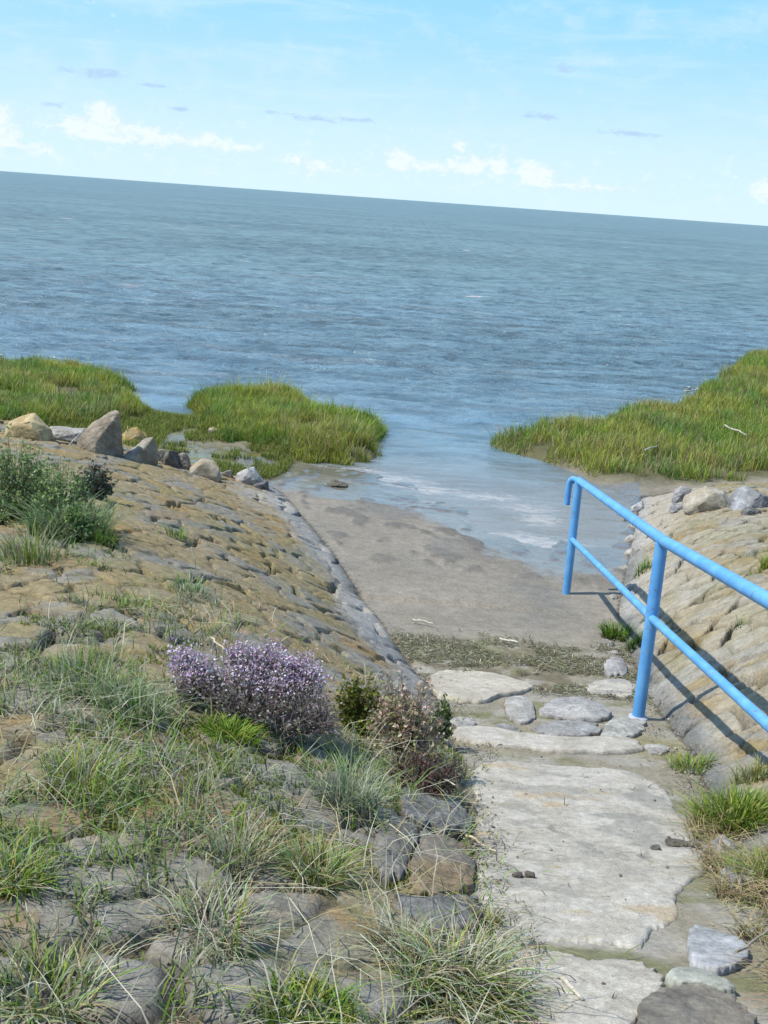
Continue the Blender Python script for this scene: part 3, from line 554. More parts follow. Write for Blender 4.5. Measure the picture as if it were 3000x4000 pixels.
for (B, T_, s_) in ((P1, T1, 1), (P2, T2, 2), (P3, T3, 3)):
    T_ = np.array(T_) - [0, 0, .02]
    pp = tube('post', [rel(B - [0, 0, .12]), rel(B + [0, 0, .02]), rel(B * .5 + T_ * .5), rel(T_)], .0345, bm_, root)
    if s_ != 1: tube('base_flange', [rel(B + [0, 0, -.02]), rel(B + [0, 0, .012]), rel(B + [0, 0, .022])], [.056, .054, .038], wm2 if s_ == 2 else bm_, pp)
dr = (T1 - T2) / np.linalg.norm(T1 - T2); T0 = T1 + dr * .07 + np.array([-.035, 0, -.004])
hook = [T0 + np.array(o_) for o_ in ((-.02, .02, -.012), (-.028, .03, -.04), (-.030, .032, -.09), (-.030, .032, -.225))]
ext = T3 + (T3 - T2) * .9
tube('top_rail', [rel(T0 + np.array([-.012, .012, -.004])), rel(T0), rel(T1), rel(T2), rel(T3), rel(ext)], .031, bm_, root)
tube('rail_end_hook', [rel(T0 + [0, 0, -.004]), *[rel(h) for h in hook]], .027, bm_, root)
L1 = P1 + [0, 0, .485]; L2 = P2 + [0, 0, .60]; L3 = np.array([1.55, 3.5, 1.44]); L4 = L3 + (L3 - L2) * .9
tube('lower_rail', [rel(L1 + (L1 - L2) / 3.5 * .02), rel(L1), rel(L2), rel(L3), rel(L4)], .023, bm_, root)

# ---------------------------------------------------------------- vegetation
def blades(name, root, h, wd, az, bend, col, mat=M_GRASS, wig=.0, seed=0, parent=None, tipcol=None, lo_=.55):
    n = len(root); rg = np.random.RandomState(seed + 900); h = np.broadcast_to(h, n); wd = np.broadcast_to(wd, n); bend = np.broadcast_to(bend, n)
    ts = np.array([0, .35, .7, 1.0]); dx = np.cos(az); dy = np.sin(az)
    pa = az + math.pi / 2 + rg.normal(size=n) * .5; wx = np.cos(pa); wy = np.sin(pa)
    V = np.zeros((n, 7, 3)); C = np.zeros((n, 7, 3)); k = 0
    lean = rg.normal(size=n) * .12
    for j, t_ in enumerate(ts):
        hor = h * (bend * t_ ** 1.8 + lean * t_); ver = h * t_ * np.clip(1 - .42 * bend * t_ ** 1.4, .02, 1)
        c0_ = root + np.stack([dx * hor, dy * hor, ver], -1)
        c0_[:, 0] += wig * h * rg.normal(size=n) * t_; c0_[:, 1] += wig * h * rg.normal(size=n) * t_
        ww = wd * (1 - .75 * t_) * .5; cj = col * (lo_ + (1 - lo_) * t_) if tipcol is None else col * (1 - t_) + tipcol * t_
        if j < 3:
            off = np.stack([wx * ww, wy * ww, 0 * ww], -1); V[:, k] = c0_ - off; V[:, k + 1] = c0_ + off; C[:, k] = C[:, k + 1] = cj; k += 2
        else: V[:, 6] = c0_; C[:, 6] = cj
    b_ = np.arange(n)[:, None] * 7; Q = np.concatenate([b_ + [0, 1, 3, 2], b_ + [2, 3, 5, 4]]); T = b_ + [4, 5, 6]
    return mesh(name, V.reshape(-1, 3), Q, T, C.reshape(-1, 3), mat, smooth=False, parent=parent)
def jitc(c0_, n, rg, v=.25, hue=.12):
    c0_ = np.broadcast_to(np.array(c0_, float), (n, 3)); return np.clip(c0_ * (1 + v * rg.normal(size=n))[:, None] * (1 + hue * rg.normal(size=(n, 3))), .004, 1)
G1, G2, G3, STRAW, PSTR, BGRN = A(.20, .32, .035), A(.34, .38, .06), A(.11, .25, .05), A(.42, .35, .17), A(.50, .48, .35), A(.24, .29, .15)

def bank(name, label, poly, n, seed, hmax=.33, yel=.5):
    rg = np.random.RandomState(seed); P_ = np.array(poly); lo = P_.min(0); hi = np.minimum(P_.max(0), [14, 36]); lo = np.maximum(lo, [-13, 0]); pts = []
    while sum(map(len, pts)) < n:
        p = lo + rg.rand(n * 2, 2) * (hi - lo); wx_ = (fbm(p[:, 0] * 1.3, p[:, 1] * 1.3, 3, 3) - .5) * .7; wy_ = (fbm(p[:, 0] * 1.3 + 40, p[:, 1] * 1.3, 3, 4) - .5) * .9
        ok = inpoly(p[:, 0] + wx_, p[:, 1] + wy_, poly) & (fbm(p[:, 0] * 2.5, p[:, 1] * 2.5, 3, seed) > .33 + .1 * rg.rand(len(p)))
        vis = np.abs(p[:, 0]) < 1.0 + p[:, 1] * .40; pts.append(p[ok & vis])
    p = np.concatenate(pts)[:n]; x, y = p.T; z = base(x, y) - .01
    cl = fbm(x * 1.1, y * 1.1, 3, seed + 3); h = hmax * (.30 + 1.0 * fbm(x * 1.9, y * 1.9, 3, seed + 5)) * (.55 + .6 * rg.rand(n)) * np.where(rg.rand(n) < .04, 1.6, 1)
    bk = look(bankm, x, y); h = h * (.6 + .4 * ss(.5, 1, bk))
    c_ = lerp(np.broadcast_to(G1, (n, 3)), G2 * .95, ss(.30, .58, cl) * yel * 1.3); c_ = lerp(c_, G3, ss(.55, .75, fbm(x * 2 + 7, y * 2, 3, seed + 8)) * .8)
    dry = (rg.rand(n) < .17 + .18 * ss(.5, .7, fbm(x * .9 + 3, y * .9, 3, seed + 11))); c_ = np.where(dry[:, None], STRAW * .9, c_); c_ = jitc(c_, n, rg, .26, .10)
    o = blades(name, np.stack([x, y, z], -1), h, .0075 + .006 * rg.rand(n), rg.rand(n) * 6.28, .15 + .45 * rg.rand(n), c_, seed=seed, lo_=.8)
    return tag(o, label, 'grass', kind='stuff')
bank('marsh_grass', 'tall yellow green marsh grass on the bank at the far left', BL, 52000, 61, .25, 1.0)
bank('marsh_grass', 'bright green marsh grass on the small bank jutting left of the inlet', BM, 48000, 62, .29, .7)
bank('marsh_grass', 'wide green marsh grass bank on the right of the inlet', BR, 80000, 63, .27, .9)
# short thin growth on the flat marsh behind the left rocks
rg = np.random.RandomState(64); p = np.stack([-5 + rg.rand(120000) * 5, 12.6 + rg.rand(120000) * 6], -1)
p = p[inpoly(p[:, 0], p[:, 1], MARSH) & (p[:, 1] > toeY(p[:, 0]) + .1) & (fbm(p[:, 0] * 2.2, p[:, 1] * 2.2, 4, 65) > .36)][:26000]
n = len(p); c_ = jitc(lerp(np.broadcast_to(A(.20, .19, .05), (n, 3)), G1, rg.rand(n) * .8), n, rg, .2)
tag(blades('marsh_turf', np.stack([p[:, 0], p[:, 1], base(p[:, 0], p[:, 1])], -1), .05 + .07 * rg.rand(n), .008, rg.rand(n) * 6.28, .5, c_, seed=66), 'short olive turf on the flat marsh behind the left rocks', 'turf', kind='stuff')

# thin grass scattered over the left slope, thicker towards the camera
def scat(n, fx, seed):
    rg = np.random.RandomState(seed); return rg, fx(rg, n)
rg = np.random.RandomState(70); N = 260000
y = 1.3 + 7.2 * rg.rand(N) ** 1.25; x = xL(y) - rg.rand(N) ** .8 * 3.6; x = np.where(rg.rand(N) < .9, x, x)
vis = (x > -.36 * y - .35); x, y = x[vis], y[vis]
h_, c_s, e, pit = stones(x, y, True)
dens = ss(6.6, 3.6, y) * .75 + ss(7.8, 4.8, y + .9 * (x + .1) + 1.2) * .45 * (x < -.6)
pat = fbm(x * 2.4, y * 2.4, 4, 72); keep = rg.rand(len(x)) < np.clip(dens, 0, 1) * (.10 + .9 * ss(.10, .02, e)) * (.03 + 1.5 * ss(.46, .62, pat))
x, y, h_ = x[keep], y[keep], h_[keep]; n = min(len(x), 11500); x, y, h_ = x[:n], y[:n], h_[:n]
k = rg.rand(n); g_ = fbm(x * 3 + 20, y * 3, 3, 74)
c_ = np.where((k < .26)[:, None], PSTR, np.where((k < .36)[:, None], STRAW, np.where((k < .82)[:, None], BGRN, G1 * 1.1)))
c_ = lerp(c_, G1, ss(.56, .66, g_) * .7); c_ = jitc(c_, n, rg, .22, .08)
lng = rg.rand(n) < .22; hh = np.where(lng, .10 + .14 * rg.rand(n), .03 + .09 * rg.rand(n)) * np.where(y > 4.5, .85, 1)
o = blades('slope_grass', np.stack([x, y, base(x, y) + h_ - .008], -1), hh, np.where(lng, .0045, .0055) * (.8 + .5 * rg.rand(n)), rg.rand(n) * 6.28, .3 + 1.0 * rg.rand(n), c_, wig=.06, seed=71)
tag(o, 'thin pale and green grass growing from the joints of the left slope', 'grass', kind='stuff')
# flat straw lying about
rg = np.random.RandomState(75); N = 9000; y = 1.5 + 4.2 * rg.rand(N); x = xL(y) + .12 - rg.rand(N) * 2.6; keep = (fbm(x * 2.1 + 4, y * 2.1, 4, 76) > .5) & (x > -.36 * y - .3); x, y = x[keep][:800], y[keep][:800]; n = len(x)
c_ = jitc(np.where((rg.rand(n) < .6)[:, None], PSTR, STRAW), n, rg, .2, .05)
tag(blades('dry_straw', np.stack([x, y, surf(x, y) + .012], -1), .06 + .12 * rg.rand(n), .0042, rg.rand(n) * 6.28, 1.5 + .9 * rg.rand(n), c_, M_DRY, wig=.07, seed=77), 'dead pale grass stalks strewn across the left slope', 'dry grass', kind='stuff')
# bright moss cushions in the joints
def cushion_field(name, label, n, seed, fy, colr, cover):
    rg = np.random.RandomState(seed); N = 60000; y = 1.4 + fy * rg.rand(N); x = xL(y) - rg.rand(N) * 3; keep = (fbm(x * 2.6 + seed, y * 2.6, 4, seed) > cover) & (x > -.36 * y - .3); x, y = x[keep][:n], y[keep][:n]; n = len(x)
    c_ = jitc(np.broadcast_to(colr, (n, 3)), n, rg, .2, .08)
    return tag(blades(name, np.stack([x, y, surf(x, y) - .004], -1), .012 + .022 * rg.rand(n), .006, rg.rand(n) * 6.28, .5, c_, seed=seed), label, 'moss', kind='stuff')
cushion_field('moss', 'bright yellow green moss cushions between the foreground stones', 34000, 78, 3.6, A(.19, .23, .025), .56)

def tuft(name, label, cat, px, py, wpx, hpx, n, cols, seed, curl=.7, wd=.0045, group=None, dens=.4, dirn=None):
    """one clump of blades; wpx/hpx = size in photo pixels"""
    rg = np.random.RandomState(seed); p = P(px, py); k = np.linalg.norm(p - CAM) / F; rad = wpx * k * dens; h = hpx * k * .85; n = int(n * .8); wd = wd * 1.15
    a = rg.rand(n) * 6.28; r_ = rad * np.sqrt(rg.rand(n)); x = r_ * np.cos(a); y = r_ * np.sin(a) * 1.1
    z = surf(p[0] + x, p[1] + y) - p[2] - .01; az = a + rg.normal(size=n) * .7
    if dirn is not None: az = np.where(rg.rand(n) < .5, dirn + rg.normal(size=n) * .5, az)
    ci = rg.randint(0, len(cols), n); c_ = jitc(np.array([cols[i] for i in ci]), n, rg, .2, .07)
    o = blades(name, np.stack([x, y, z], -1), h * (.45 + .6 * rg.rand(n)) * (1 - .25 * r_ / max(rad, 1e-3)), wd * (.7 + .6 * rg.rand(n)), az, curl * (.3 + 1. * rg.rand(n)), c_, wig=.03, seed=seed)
    o.location = [float(q) for q in p]; return tag(o, label, cat, group)
TG1 = 'grass tufts on the slope'
PG = A(.30, .37, .19); BG2 = A(.27, .32, .19); YG = A(.30, .34, .05)
tuft('grass_tuft', 'tall blue green grass tuft right below the purple bush', 'grass tuft', 1360, 3160, 260, 330, 420, [PG, BG2, BG2, PSTR], 101, .7, .005, TG1)
tuft('grass_tuft', 'large straw and green tuft spilling onto the slab at the bottom centre', 'grass tuft', 1790, 3860, 520, 330, 1500, [PSTR, STRAW, PG, G1, PSTR], 102, 1.0, .0045, TG1, dirn=-1.0)
tuft('grass_tuft', 'long dry tuft hanging down left of the large straw tuft', 'grass tuft', 1560, 3720, 260, 240, 380, [PSTR, STRAW, BG2], 103, 1.1, .004, TG1, dirn=-1.2)
tuft('grass_tuft', 'green and pale tuft left of the rusty boulder', 'grass tuft', 1230, 3420, 280, 260, 460, [G1, PG, STRAW], 104, .9, .0045, TG1)
tuft('grass_tuft', 'pale green tuft at the left middle, above a dark hole in the stones', 'grass tuft', 330, 3080, 340, 260, 480, [PG, G1, YG, PSTR], 105, .9, .0045, TG1)
tuft('grass_tuft', 'wispy grey green tuft at the upper left of the grass', 'grass tuft', 330, 2700, 360, 280, 420, [BG2, PG, BG2, G1], 106, .7, .0045, TG1)
tuft('grass_tuft', 'grey green tuft just left of the purple bush', 'grass tuft', 510, 2800, 280, 240, 360, [BG2, PG, G3], 107, .7, .0045, TG1)
tuft('grass_tuft', 'short bright green tuft in front of the purple bush', 'grass tuft', 900, 2880, 260, 130, 520, [A(.13, .26, .02), G2, G1], 108, .9, .006, TG1)
tuft('grass_tuft', 'straggly brown and green tuft in the lower left corner', 'grass tuft', 180, 3900, 420, 320, 480, [STRAW, PG, G1, PSTR], 109, 1.1, .0045, TG1)
tuft('grass_tuft', 'green tuft on the left frame edge above the corner tuft', 'grass tuft', 60, 3460, 260, 260, 400, [G1, G2, PG], 110, .9, .0045, TG1)
tuft('grass_tuft', 'fanning straw tuft in the middle of the foreground stones', 'grass tuft', 830, 3640, 420, 260, 420, [PSTR, PSTR, STRAW, PG], 111, 1.2, .004, TG1)
tuft('grass_tuft', 'small straw tuft with two tall bent stalks right of centre foreground', 'grass tuft', 930, 3380, 260, 300, 240, [PSTR, PG, STRAW], 112, .8, .004, TG1)
tuft('grass_tuft', 'mossy green tuft at the bottom edge left of centre', 'grass tuft', 1190, 3960, 420, 160, 700, [A(.13, .18, .02), YG, G1], 113, .9, .005, TG1)
tuft('grass_tuft', 'thin dry tuft beside the left green weeds', 'grass tuft', 120, 2200, 240, 260, 240, [STRAW, PG, G1], 114, .6, .0055, TG1)
tuft('grass_tuft', 'small green tuft growing in the ochre blocks left of centre', 'grass tuft', 690, 2105, 110, 90, 90, [G1, G3], 115, .8, .007, TG1)
tuft('grass_tuft', 'small wispy tuft in the ochre blocks above the purple bush', 'grass tuft', 740, 2330, 170, 130, 110, [BG2, PG, G3], 116, .8, .006, TG1)
tuft('grass_tuft', 'narrow green tuft below the left green weeds', 'grass tuft', 415, 2130, 110, 130, 130, [G1, G3, G2], 117, .5, .006, TG1)
tuft('grass_tuft', 'thin olive tuft at the left edge of the large slab', 'grass tuft', 1900, 3620, 120, 130, 160, [A(.12, .13, .03), STRAW], 118, .7, .005, TG1)
TG2 = 'grass tufts right of the path'
tuft('grass_tuft', 'big bright green tuft at the right edge of the large slab', 'grass tuft', 2860, 3230, 320, 230, 1300, [A(.15, .24, .02), G2, A(.12, .20, .03)], 121, .8, .006, TG2)
tuft('grass_tuft', 'small thin green tuft just above the big bright tuft', 'grass tuft', 2700, 3010, 180, 110, 280, [G1, PG, G2], 122, .8, .006, TG2)
tuft('grass_tuft', 'green tuft at the right frame edge below the big bright tuft', 'grass tuft', 2980, 3440, 220, 210, 600, [G1, G2, PG], 123, .8, .006, TG2)
tuft('grass_tuft', 'yellow green tuft behind the big bright tuft at the right frame edge', 'grass tuft', 2950, 3040, 200, 130, 300, [G2, PG, STRAW], 124, .8, .006, TG2)
tuft('grass_tuft', 'green weedy clump in the right mud edge behind the lower rail', 'grass tuft', 2400, 2490, 130, 110, 300, [A(.07, .13, .03), G1], 125, .7, .009, TG2)
tuft('grass_tuft', 'smaller weedy clump leaning beside the front post behind the lower rail', 'grass tuft', 2480, 2530, 80, 90, 160, [A(.07, .13, .03), G1, PG], 126, .7, .009, TG2)
tuft('grass_tuft', 'small grass clump in the right stones behind the two posts', 'grass tuft', 2510, 2240, 70, 110, 90, [G1, PG], 127, .5, .008, TG2)
tuft('grass_tuft', 'green tuft among the ochre blocks at the right frame edge', 'grass tuft', 3000, 2220, 90, 110, 160, [G1, G2], 128, .5, .008, TG2)
tuft('grass_tuft', 'thin olive clump in the right blocks above the large rail shadow', 'grass tuft', 2870, 2460, 80, 70, 60, [PG, A(.16, .15, .06)], 129, .6, .007, TG2)
tuft('grass_tuft', 'lone thin clump standing in the sea off the small left bank', 'grass tuft', 1285, 1560, 80, 60, 120, [G3, G1], 130, .5, .012)
# matted dead grass at the lower right
rg = np.random.RandomState(131); N = 14000; y = 1.6 + 2.4 * rg.rand(N); x = xR(y) - .12 + rg.rand(N) ** 1.3 * 1.4; keep = fbm(x * 3, y * 3, 3, 132) > .42; x, y = x[keep][:8000], y[keep][:8000]; n = len(x)
c_ = jitc(np.where((rg.rand(n) < .45)[:, None], A(.34, .25, .14), np.where((rg.rand(n) < .5)[:, None], STRAW, A(.2, .19, .06))), n, rg, .22, .07)
tag(blades('matted_grass', np.stack([x, y, surf(x, y) - .005], -1), .05 + .10 * rg.rand(n), .0045, rg.rand(n) * 6.28, .9 + .9 * rg.rand(n), c_, M_DRY, wig=.06, seed=133), 'matted reddish dead grass along the lower right of the path', 'dry grass', kind='stuff')
# tide wrack and straw crumbs on the path
rg = np.random.RandomState(135); N = 20000; y = 6.55 + 1.75 * rg.rand(N); x = xL(y) + rg.rand(N) * (xR(y) - xL(y)); keep = (fbm(x * 3.2, y * 3.2, 4, 136) > .47) & (rg.rand(N) < ss(6.5, 6.9, y) * ss(8.3, 7.8, y)); x, y = x[keep][:5200], y[keep][:5200]; n = len(x)
c_ = jitc(np.where((rg.rand(n) < .6)[:, None], A(.17, .15, .085), np.where((rg.rand(n) < .5)[:, None], A(.16, .18, .07), PSTR * .8)), n, rg, .3, .07)
tag(blades('tide_wrack', np.stack([x, y, base(x, y) + .012], -1), .012 + .03 * rg.rand(n), .008, rg.rand(n) * 6.28, 1.9 + .8 * rg.rand(n), c_, M_DRY, wig=.10, seed=137), 'dark stalks and weed washed up in a band across the path', 'wrack', kind='stuff')
rg = np.random.RandomState(138); N = 9000; y = 1.8 + 4.8 * rg.rand(N); u = rg.rand(N); x = xL(y) + u * (xR(y) - xL(y)); ed = np.minimum(u, 1 - u); keep = (fbm(x * 4, y * 4, 4, 139) > .50) & (rg.rand(N) < .025 + .9 * ss(.22, .0, ed)); x, y = x[keep][:2200], y[keep][:2200]; n = len(x)
c_ = jitc(np.where((rg.rand(n) < .5)[:, None], A(.12, .095, .07), np.where((rg.rand(n) < .6)[:, None], STRAW, G1)), n, rg, .3, .07)
tag(blades('path_litter', np.stack([x, y, base(x, y) + .016], -1), .008 + .035 * rg.rand(n), .004, rg.rand(n) * 6.28, 1.6 + .8 * rg.rand(n), c_, M_DRY, wig=.08, seed=140), 'crumbs of straw, twigs and moss lying along the path edges', 'litter', kind='stuff')

# grit: loose crumbs of stone and soil on the path
rg = np.random.RandomState(150); N = 30000; y = 1.7 + 7.6 * rg.rand(N); u = rg.rand(N); x = xL(y) - .05 + u * (xR(y) - xL(y) + .1); ed = np.minimum(u, 1 - u)
keep = (fbm(x * 5, y * 5, 4, 151) > .46) & (rg.rand(N) < .025 + .9 * ss(.2, .0, ed)) & (rg.rand(N) < ss(9.3, 7.5, y)); x, y = x[keep][:9000], y[keep][:9000]; n = len(x)
r_ = .0018 + .0065 * rg.rand(n) ** 3; cen = np.stack([x, y, base(x, y) + .013], -1); O = np.array([(1, 0, 0), (0, 1, 0), (-1, 0, 0), (0, -1, 0), (0, 0, .7), (0, 0, -.7)], float)
V = cen[:, None] + O[None] * r_[:, None, None] * (.7 + .6 * rg.rand(n, 6, 1)); b_ = np.arange(n)[:, None] * 6
T = np.concatenate([b_ + f for f in ([0, 1, 4], [1, 2, 4], [2, 3, 4], [3, 0, 4], [1, 0, 5], [2, 1, 5], [3, 2, 5], [0, 3, 5])])
c_ = np.repeat(jitc(np.where((rg.rand(n) < .5)[:, None], A(.13, .11, .085), A(.30, .27, .22)), n, rg, .25, .05)[:, None], 6, 1)
tag(mesh('grit', V.reshape(-1, 3), None, T, c_.reshape(-1, 3), M_ROCK, smooth=False), 'loose grit and crumbs of soil scattered over the concrete path', 'grit', kind='stuff')
# bushes
def branchy(n, rad, hgt, seed, rx=1., ry=1., lobes=None, k=1.):
    """stems fanning from a root: returns list of polylines"""
    rg = np.random.RandomState(seed); L = []
    for _ in range(n):
        a = rg.rand() * 6.283; el = math.acos(1 - rg.rand() * .95); l = (.6 + .45 * rg.rand())
        if lobes is None:
            l *= .65 + .7 * float(fbm(np.array([math.cos(a) * 2.2 + seed]), np.array([math.sin(a) * 2.2 + el * 2]), 3, seed)[0])
            tip = np.array([math.cos(a) * math.sin(el) * rad * rx, math.sin(a) * math.sin(el) * rad * ry, math.cos(el) * hgt + .03]) * l; b0 = np.array([tip[0] * .22, tip[1] * .22, -.02])
        else:
            lx, lv, lr = lobes[rg.randint(len(lobes))]; c_ = np.array([lx, .75 * lv, .42 * lv + lr * .25]) * k
            d = rg.normal(size=3); d /= np.linalg.norm(d); d[2] = abs(d[2]); tip = c_ + d * lr * k * (.45 + 1.0 * rg.rand() ** 1.6); b0 = c_ * np.array([.75, .75, .3]) + rg.normal(size=3) * lr * k * .12; b0[2] = min(b0[2], .04)
        mid = (b0 + tip) / 2 + rg.normal(size=3) * rad * .05 + [0, 0, hgt * .05]
        L.append((b0, mid, tip))
    return L
def bush(name, label, cat, px, py, wpx, hpx, seed, nst, stemc, leafc, flowc, nfl, rx=1., ry=.8, leaf=.010, nl=9, lobes=None, fthr=.34):
    p = P(px, py); k = np.linalg.norm(p - CAM) / F; rad = wpx * k * .5; hg = hpx * k; rg = np.random.RandomState(seed)
    root_ = empty(name, p); tag(root_, label, cat); L = branchy(nst, rad, hg, seed, rx, ry, lobes, k)
    V = []; Q = []; C = []
    def seg(a, b_, wa, wb, c_):
        d = b_ - a; s = np.cross(d, rg.normal(size=3)); s /= (np.linalg.norm(s) + 1e-9); i = len(V)
        V.extend([a - s * wa, a + s * wa, b_ + s * wb, b_ - s * wb]); Q.append([i, i + 1, i + 2, i + 3]); C.extend([c_] * 4)
    LV = []; LT = []; LC = []; FV = []; FT = []; FC = []
    def flake(VV, TT, CC, c0_, size, colr):
        a = rg.normal(size=3); a /= np.linalg.norm(a); b_ = np.cross(a, rg.normal(size=3)); b_ /= np.linalg.norm(b_) + 1e-9; i = len(VV)
        VV.extend([c0_ + a * size, c0_ + b_ * size * .6, c0_ - a * size, c0_ - b_ * size * .6]); TT.append([i, i + 1, i + 2, i + 3]); cc_ = np.clip(np.array(colr) * (1 + .25 * rg.normal()) * (1 + .06 * rg.normal(size=3)), .005, 1); CC.extend([cc_] * 4)
    for (b0, m, t_) in L:
        sc = np.array(stemc) * (.7 + .6 * rg.rand()); seg(b0, m, .0022, .0017, sc); seg(m, t_, .0017, .0008, sc)
        for j in range(4):
            f = .35 + .6 * rg.rand(); q = m + (t_ - m) * f if rg.rand() < .7 else b0 + (m - b0) * f; e_ = q + rg.normal(size=3) * rad * .11 + [0, 0, rad * .05]; seg(q, e_, .0011, .0005, sc)
            if leafc is not None:
                for _ in range(nl // 3): flake(LV, LT, LC, q + (e_ - q) * rg.rand() + rg.normal(size=3) * .006, leaf * (.5 + .8 * rg.rand()), leafc[rg.randint(len(leafc))])
            if flowc is not None and (t_[2] > hg * fthr):
                for _ in range(nfl): flake(FV, FT, FC, e_ + rg.normal(size=3) * .009, .0058 * (.6 + .7 * rg.rand()), flowc[rg.randint(len(flowc))])
        if flowc is not None and t_[2] > hg * fthr:
            for _ in range(nfl * 2): flake(FV, FT, FC, t_ + rg.normal(size=3) * .013, .0058 * (.6 + .7 * rg.rand()), flowc[rg.randint(len(flowc))])
    mesh('stems', V, Q, None, np.array(C), M_DRY, smooth=False, parent=root_)
    if LV: mesh('foliage', LV, LT, None, np.array(LC), M_GRASS, smooth=False, parent=root_)
    if FV: mesh('flowers', FV, FT, None, np.array(FC), M_FLOWER, smooth=False, parent=root_)
    return root_
LAV = [(.56, .40, .57), (.66, .52, .66), (.48, .33, .50), (.66, .60, .62), (.42, .38, .36)]
LOB = [(-286.2, 350, 43), (-243.8, 290, 58), (-180.20000000000002, 250, 65), (-63.6, 400, 50), (-10.600000000000001, 380, 58), (63.6, 390, 54), (127.2, 350, 50), (201.4, 350, 43), (243.8, 300, 40), (-137.8, 190, 72), (0.0, 260, 65), (106.0, 220, 72), (212.0, 200, 72), (286.2, 130, 65), (180.20000000000002, 90, 79), (63.6, 120, 72), (318.0, 50, 58), (233.20000000000002, 20, 72), (-254.4, 190, 43), (-63.6, 120, 50)]
bush('flowering_bush', 'purple flowering bush sprawling over the stones of the left slope', 'bush', 950, 2870, 520, 400, 201, 1050, (.17, .14, .115), [(.24, .25, .19), (.17, .14, .13), (.33, .31, .27), (.24, .18, .20)], LAV, 3, 1.0, .75, .007, 6, LOB, .36)
bush('leafy_shrub', 'small yellow green leafy shrub right of the purple bush', 'shrub', 1390, 2850, 210, 220, 203, 190, (.16, .12, .06), [(.15, .19, .025), (.11, .14, .02), (.22, .22, .05)], None, 0, 1, .8, .010, 12)
bush('dry_shrub', 'reddish brown twiggy shrub overhanging the left edge of the path', 'shrub', 1570, 2960, 330, 330, 204, 330, (.30, .21, .15), [(.50, .38, .28), (.38, .28, .20), (.28, .32, .13), (.54, .46, .36)], None, 0, 1, .9, .010, 9)
bush('dry_shrub', 'dark reddish plant lying on the path edge below the brown shrub', 'shrub', 1640, 3090, 300, 130, 205, 300, (.12, .07, .06), [(.14, .08, .065), (.10, .10, .07), (.18, .12, .09)], None, 0, 1.1, .9, .007, 9)
bush('leafy_shrub', 'narrow green plant at the right side of the brown twiggy shrub', 'shrub', 1715, 2900, 110, 160, 206, 120, (.1, .12, .05), [(.10, .15, .04), (.13, .17, .06)], None, 0, 1, .9, .009, 9)
WG = [(.23, .33, .10), (.28, .37, .17), (.17, .28, .08), (.36, .42, .20)]
bush('weed_clump', 'tall green weed clump at the left frame edge in front of the ochre rock', 'weeds', 60, 2030, 380, 350, 207, 330, (.10, .11, .06), WG, None, 0, 1, .7, .011, 14)
bush('weed_clump', 'blue green weed clump in front of the whitish rock slab', 'weeds', 240, 2060, 260, 290, 208, 230, (.10, .11, .07), WG, None, 0, 1, .7, .010, 14)
bush('weed_clump', 'low greyish weed clump to the right of the tall green weeds', 'weeds', 370, 1950, 160, 140, 209, 190, (.11, .11, .08), [(.10, .12, .09), (.13, .145, .11), (.07, .09, .05)], None, 0, 1, .8, .013, 9)
bush('weed_clump', 'green weed clump sloping down below the left weeds', 'weeds', 290, 2110, 190, 150, 210, 220, (.08, .10, .05), WG, None, 0, 1, .8, .013, 9)

tuft('grass_tuft', 'tall thin grass rising out of the green weeds at the left frame edge', 'grass tuft', 60, 2000, 380, 360, 900, [PG, BG2, STRAW, G3], 141, .5, .008, TG1)
tuft('grass_tuft', 'blue green grass hanging among the weeds below the whitish rock slab', 'grass tuft', 270, 2090, 360, 300, 900, [BG2, G3, PG], 142, .8, .008, TG1)

# small loose things
def stick(name, label, cat, a, b_, r, colr, seed, hz=.02, up=(0, 0)):
    pa, pb = P(*a), P(*b_); pa = pa + [0, 0, hz + up[0]]; pb = pb + [0, 0, hz + up[1]]; rg = np.random.RandomState(seed); n = 7
    pts = [pa + (pb - pa) * t_ + (rg.normal(size=3) * np.linalg.norm(pb - pa) * .018 if 0 < t_ < 1 else 0) for t_ in np.linspace(0, 1, n)]
    o = tube(name, [q - pa for q in pts], [r * (1 - .5 * i / n) for i in range(n)], None, None, 8); o.location = [float(q) for q in pa]
    a_ = o.data.attributes.new('Col', 'FLOAT_COLOR', 'POINT'); a_.data.foreach_set('color', np.tile(np.array([*colr, 1], np.float32), len(o.data.vertices))); o.data.materials.append(M_ROCK); return tag(o, label, cat)
stick('dry_reed', 'pale bent reed stalk lying over the dark part of the purple bush', 'reed', (1080, 2870), (1160, 2760), .005, (.50, .42, .26), 1, .12, (.0, .10))
stick('dry_reed', 'short thick pale reed piece at the top of the dark bush', 'reed', (1160, 2760), (1225, 2795), .007, (.55, .47, .31), 2, .19, (.03, .0))
stick('dry_reed', 'thin pale stalk crossing the front of the purple bush', 'reed', (820, 2650), (870, 2700), .005, (.45, .38, .25), 3, .18)
stick('driftwood', 'white stick lying on the lower left edge of the near slab', 'stick', (2195, 3850), (2270, 3935), .007, (.48, .44, .36), 4, .02)
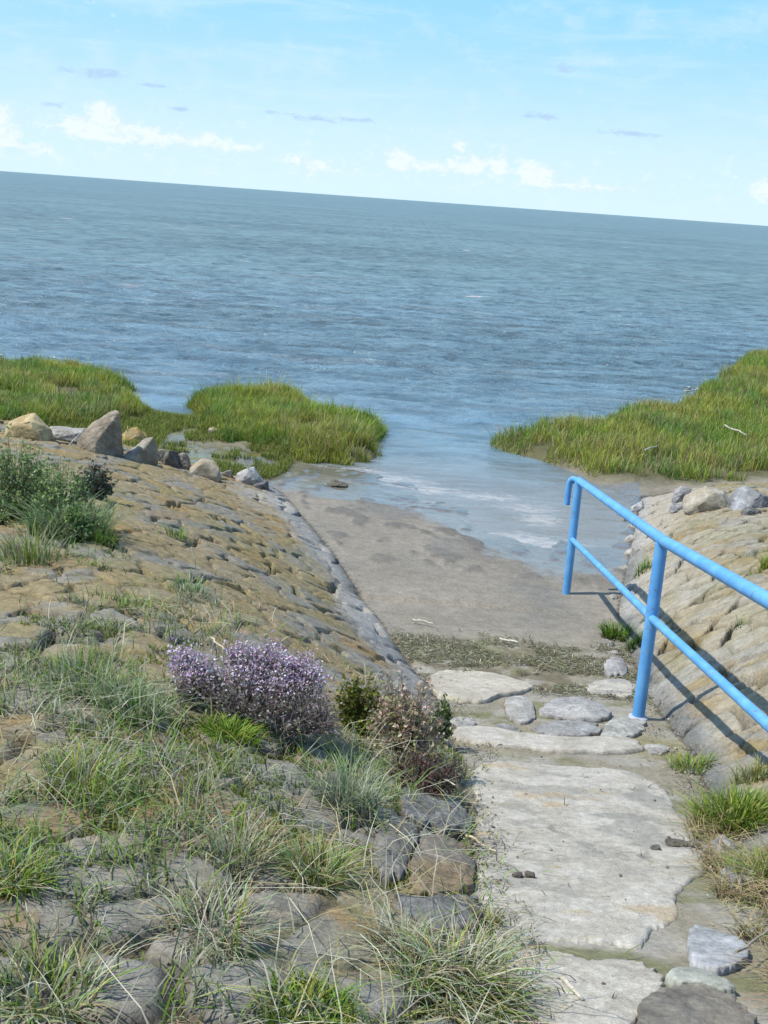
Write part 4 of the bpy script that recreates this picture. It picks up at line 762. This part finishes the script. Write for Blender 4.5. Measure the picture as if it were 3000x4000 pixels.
stick('driftwood', 'long straw coloured stalk on the left edge of the large slab', 'stick', (1820, 3290), (1935, 3350), .005, (.42, .35, .22), 5, .022)
stick('driftwood', 'pale stalk pointing from the dark rock to the large slab at upper left', 'stick', (1710, 3120), (1770, 3155), .005, (.50, .46, .36), 6, .09)
stick('driftwood', 'thin grey twig curving over the blue white stone at lower right', 'stick', (2860, 3800), (3010, 3690), .004, (.30, .26, .2), 7, .06)
stick('driftwood', 'pale stick in the wrack band left of the middle', 'stick', (1610, 2435), (1690, 2450), .008, (.52, .47, .38), 8, .03)
stick('driftwood', 'white stick in the middle of the wrack band', 'stick', (1950, 2510), (2020, 2525), .009, (.58, .53, .45), 9, .03)
stick('driftwood', 'forked white driftwood lying on the right grass bank near the frame edge', 'stick', (2825, 1705), (2910, 1745), .016, (.40, .37, .30), 10, .17)
stick('driftwood', 'short whitish stick on the right grass bank above the rock row', 'stick', (2515, 1800), (2560, 1785), .014, (.38, .35, .28), 11, .15)
stick('driftwood', 'small white scrap of wood far back on the right grass bank', 'stick', (2680, 1550), (2710, 1570), .016, (.38, .36, .30), 12, .2)
hullrock('dropping', 'left of two dark lumps on the large slab', 'dropping', 2020, 3438, 44, 22, 61, (.06, .05, .04), (.09, .075, .06), amp=.08, sink=.1, lift=.013)
hullrock('dropping', 'right of two dark lumps on the large slab', 'dropping', 2068, 3440, 42, 24, 62, (.06, .05, .04), (.09, .075, .06), amp=.08, sink=.1, lift=.013)
for i, (px, py, w_, lb) in enumerate([(2640, 3310, 80, 'dark clod at the right side of the large slab, leftmost of two'), (2710, 3315, 60, 'dark clod at the right side of the large slab, nearer the grass'), (1320, 1900, 90, 'dark weed lump on the wet mud near the water edge'), (2560, 3330, 40, 'small dark clod left of the two clods on the large slab')]):
    hullrock('clod', lb, 'clod', px, py, w_, 22, 70 + i, (.09, .08, .065), (.13, .12, .09), amp=.09, sink=.15, lift=.012 if py > 3000 else 0)
S.render.film_transparent = False
S.cycles.max_bounces = 6
print('verts', sum(len(o.data.vertices) for o in bpy.data.objects if o.type == 'MESH'))
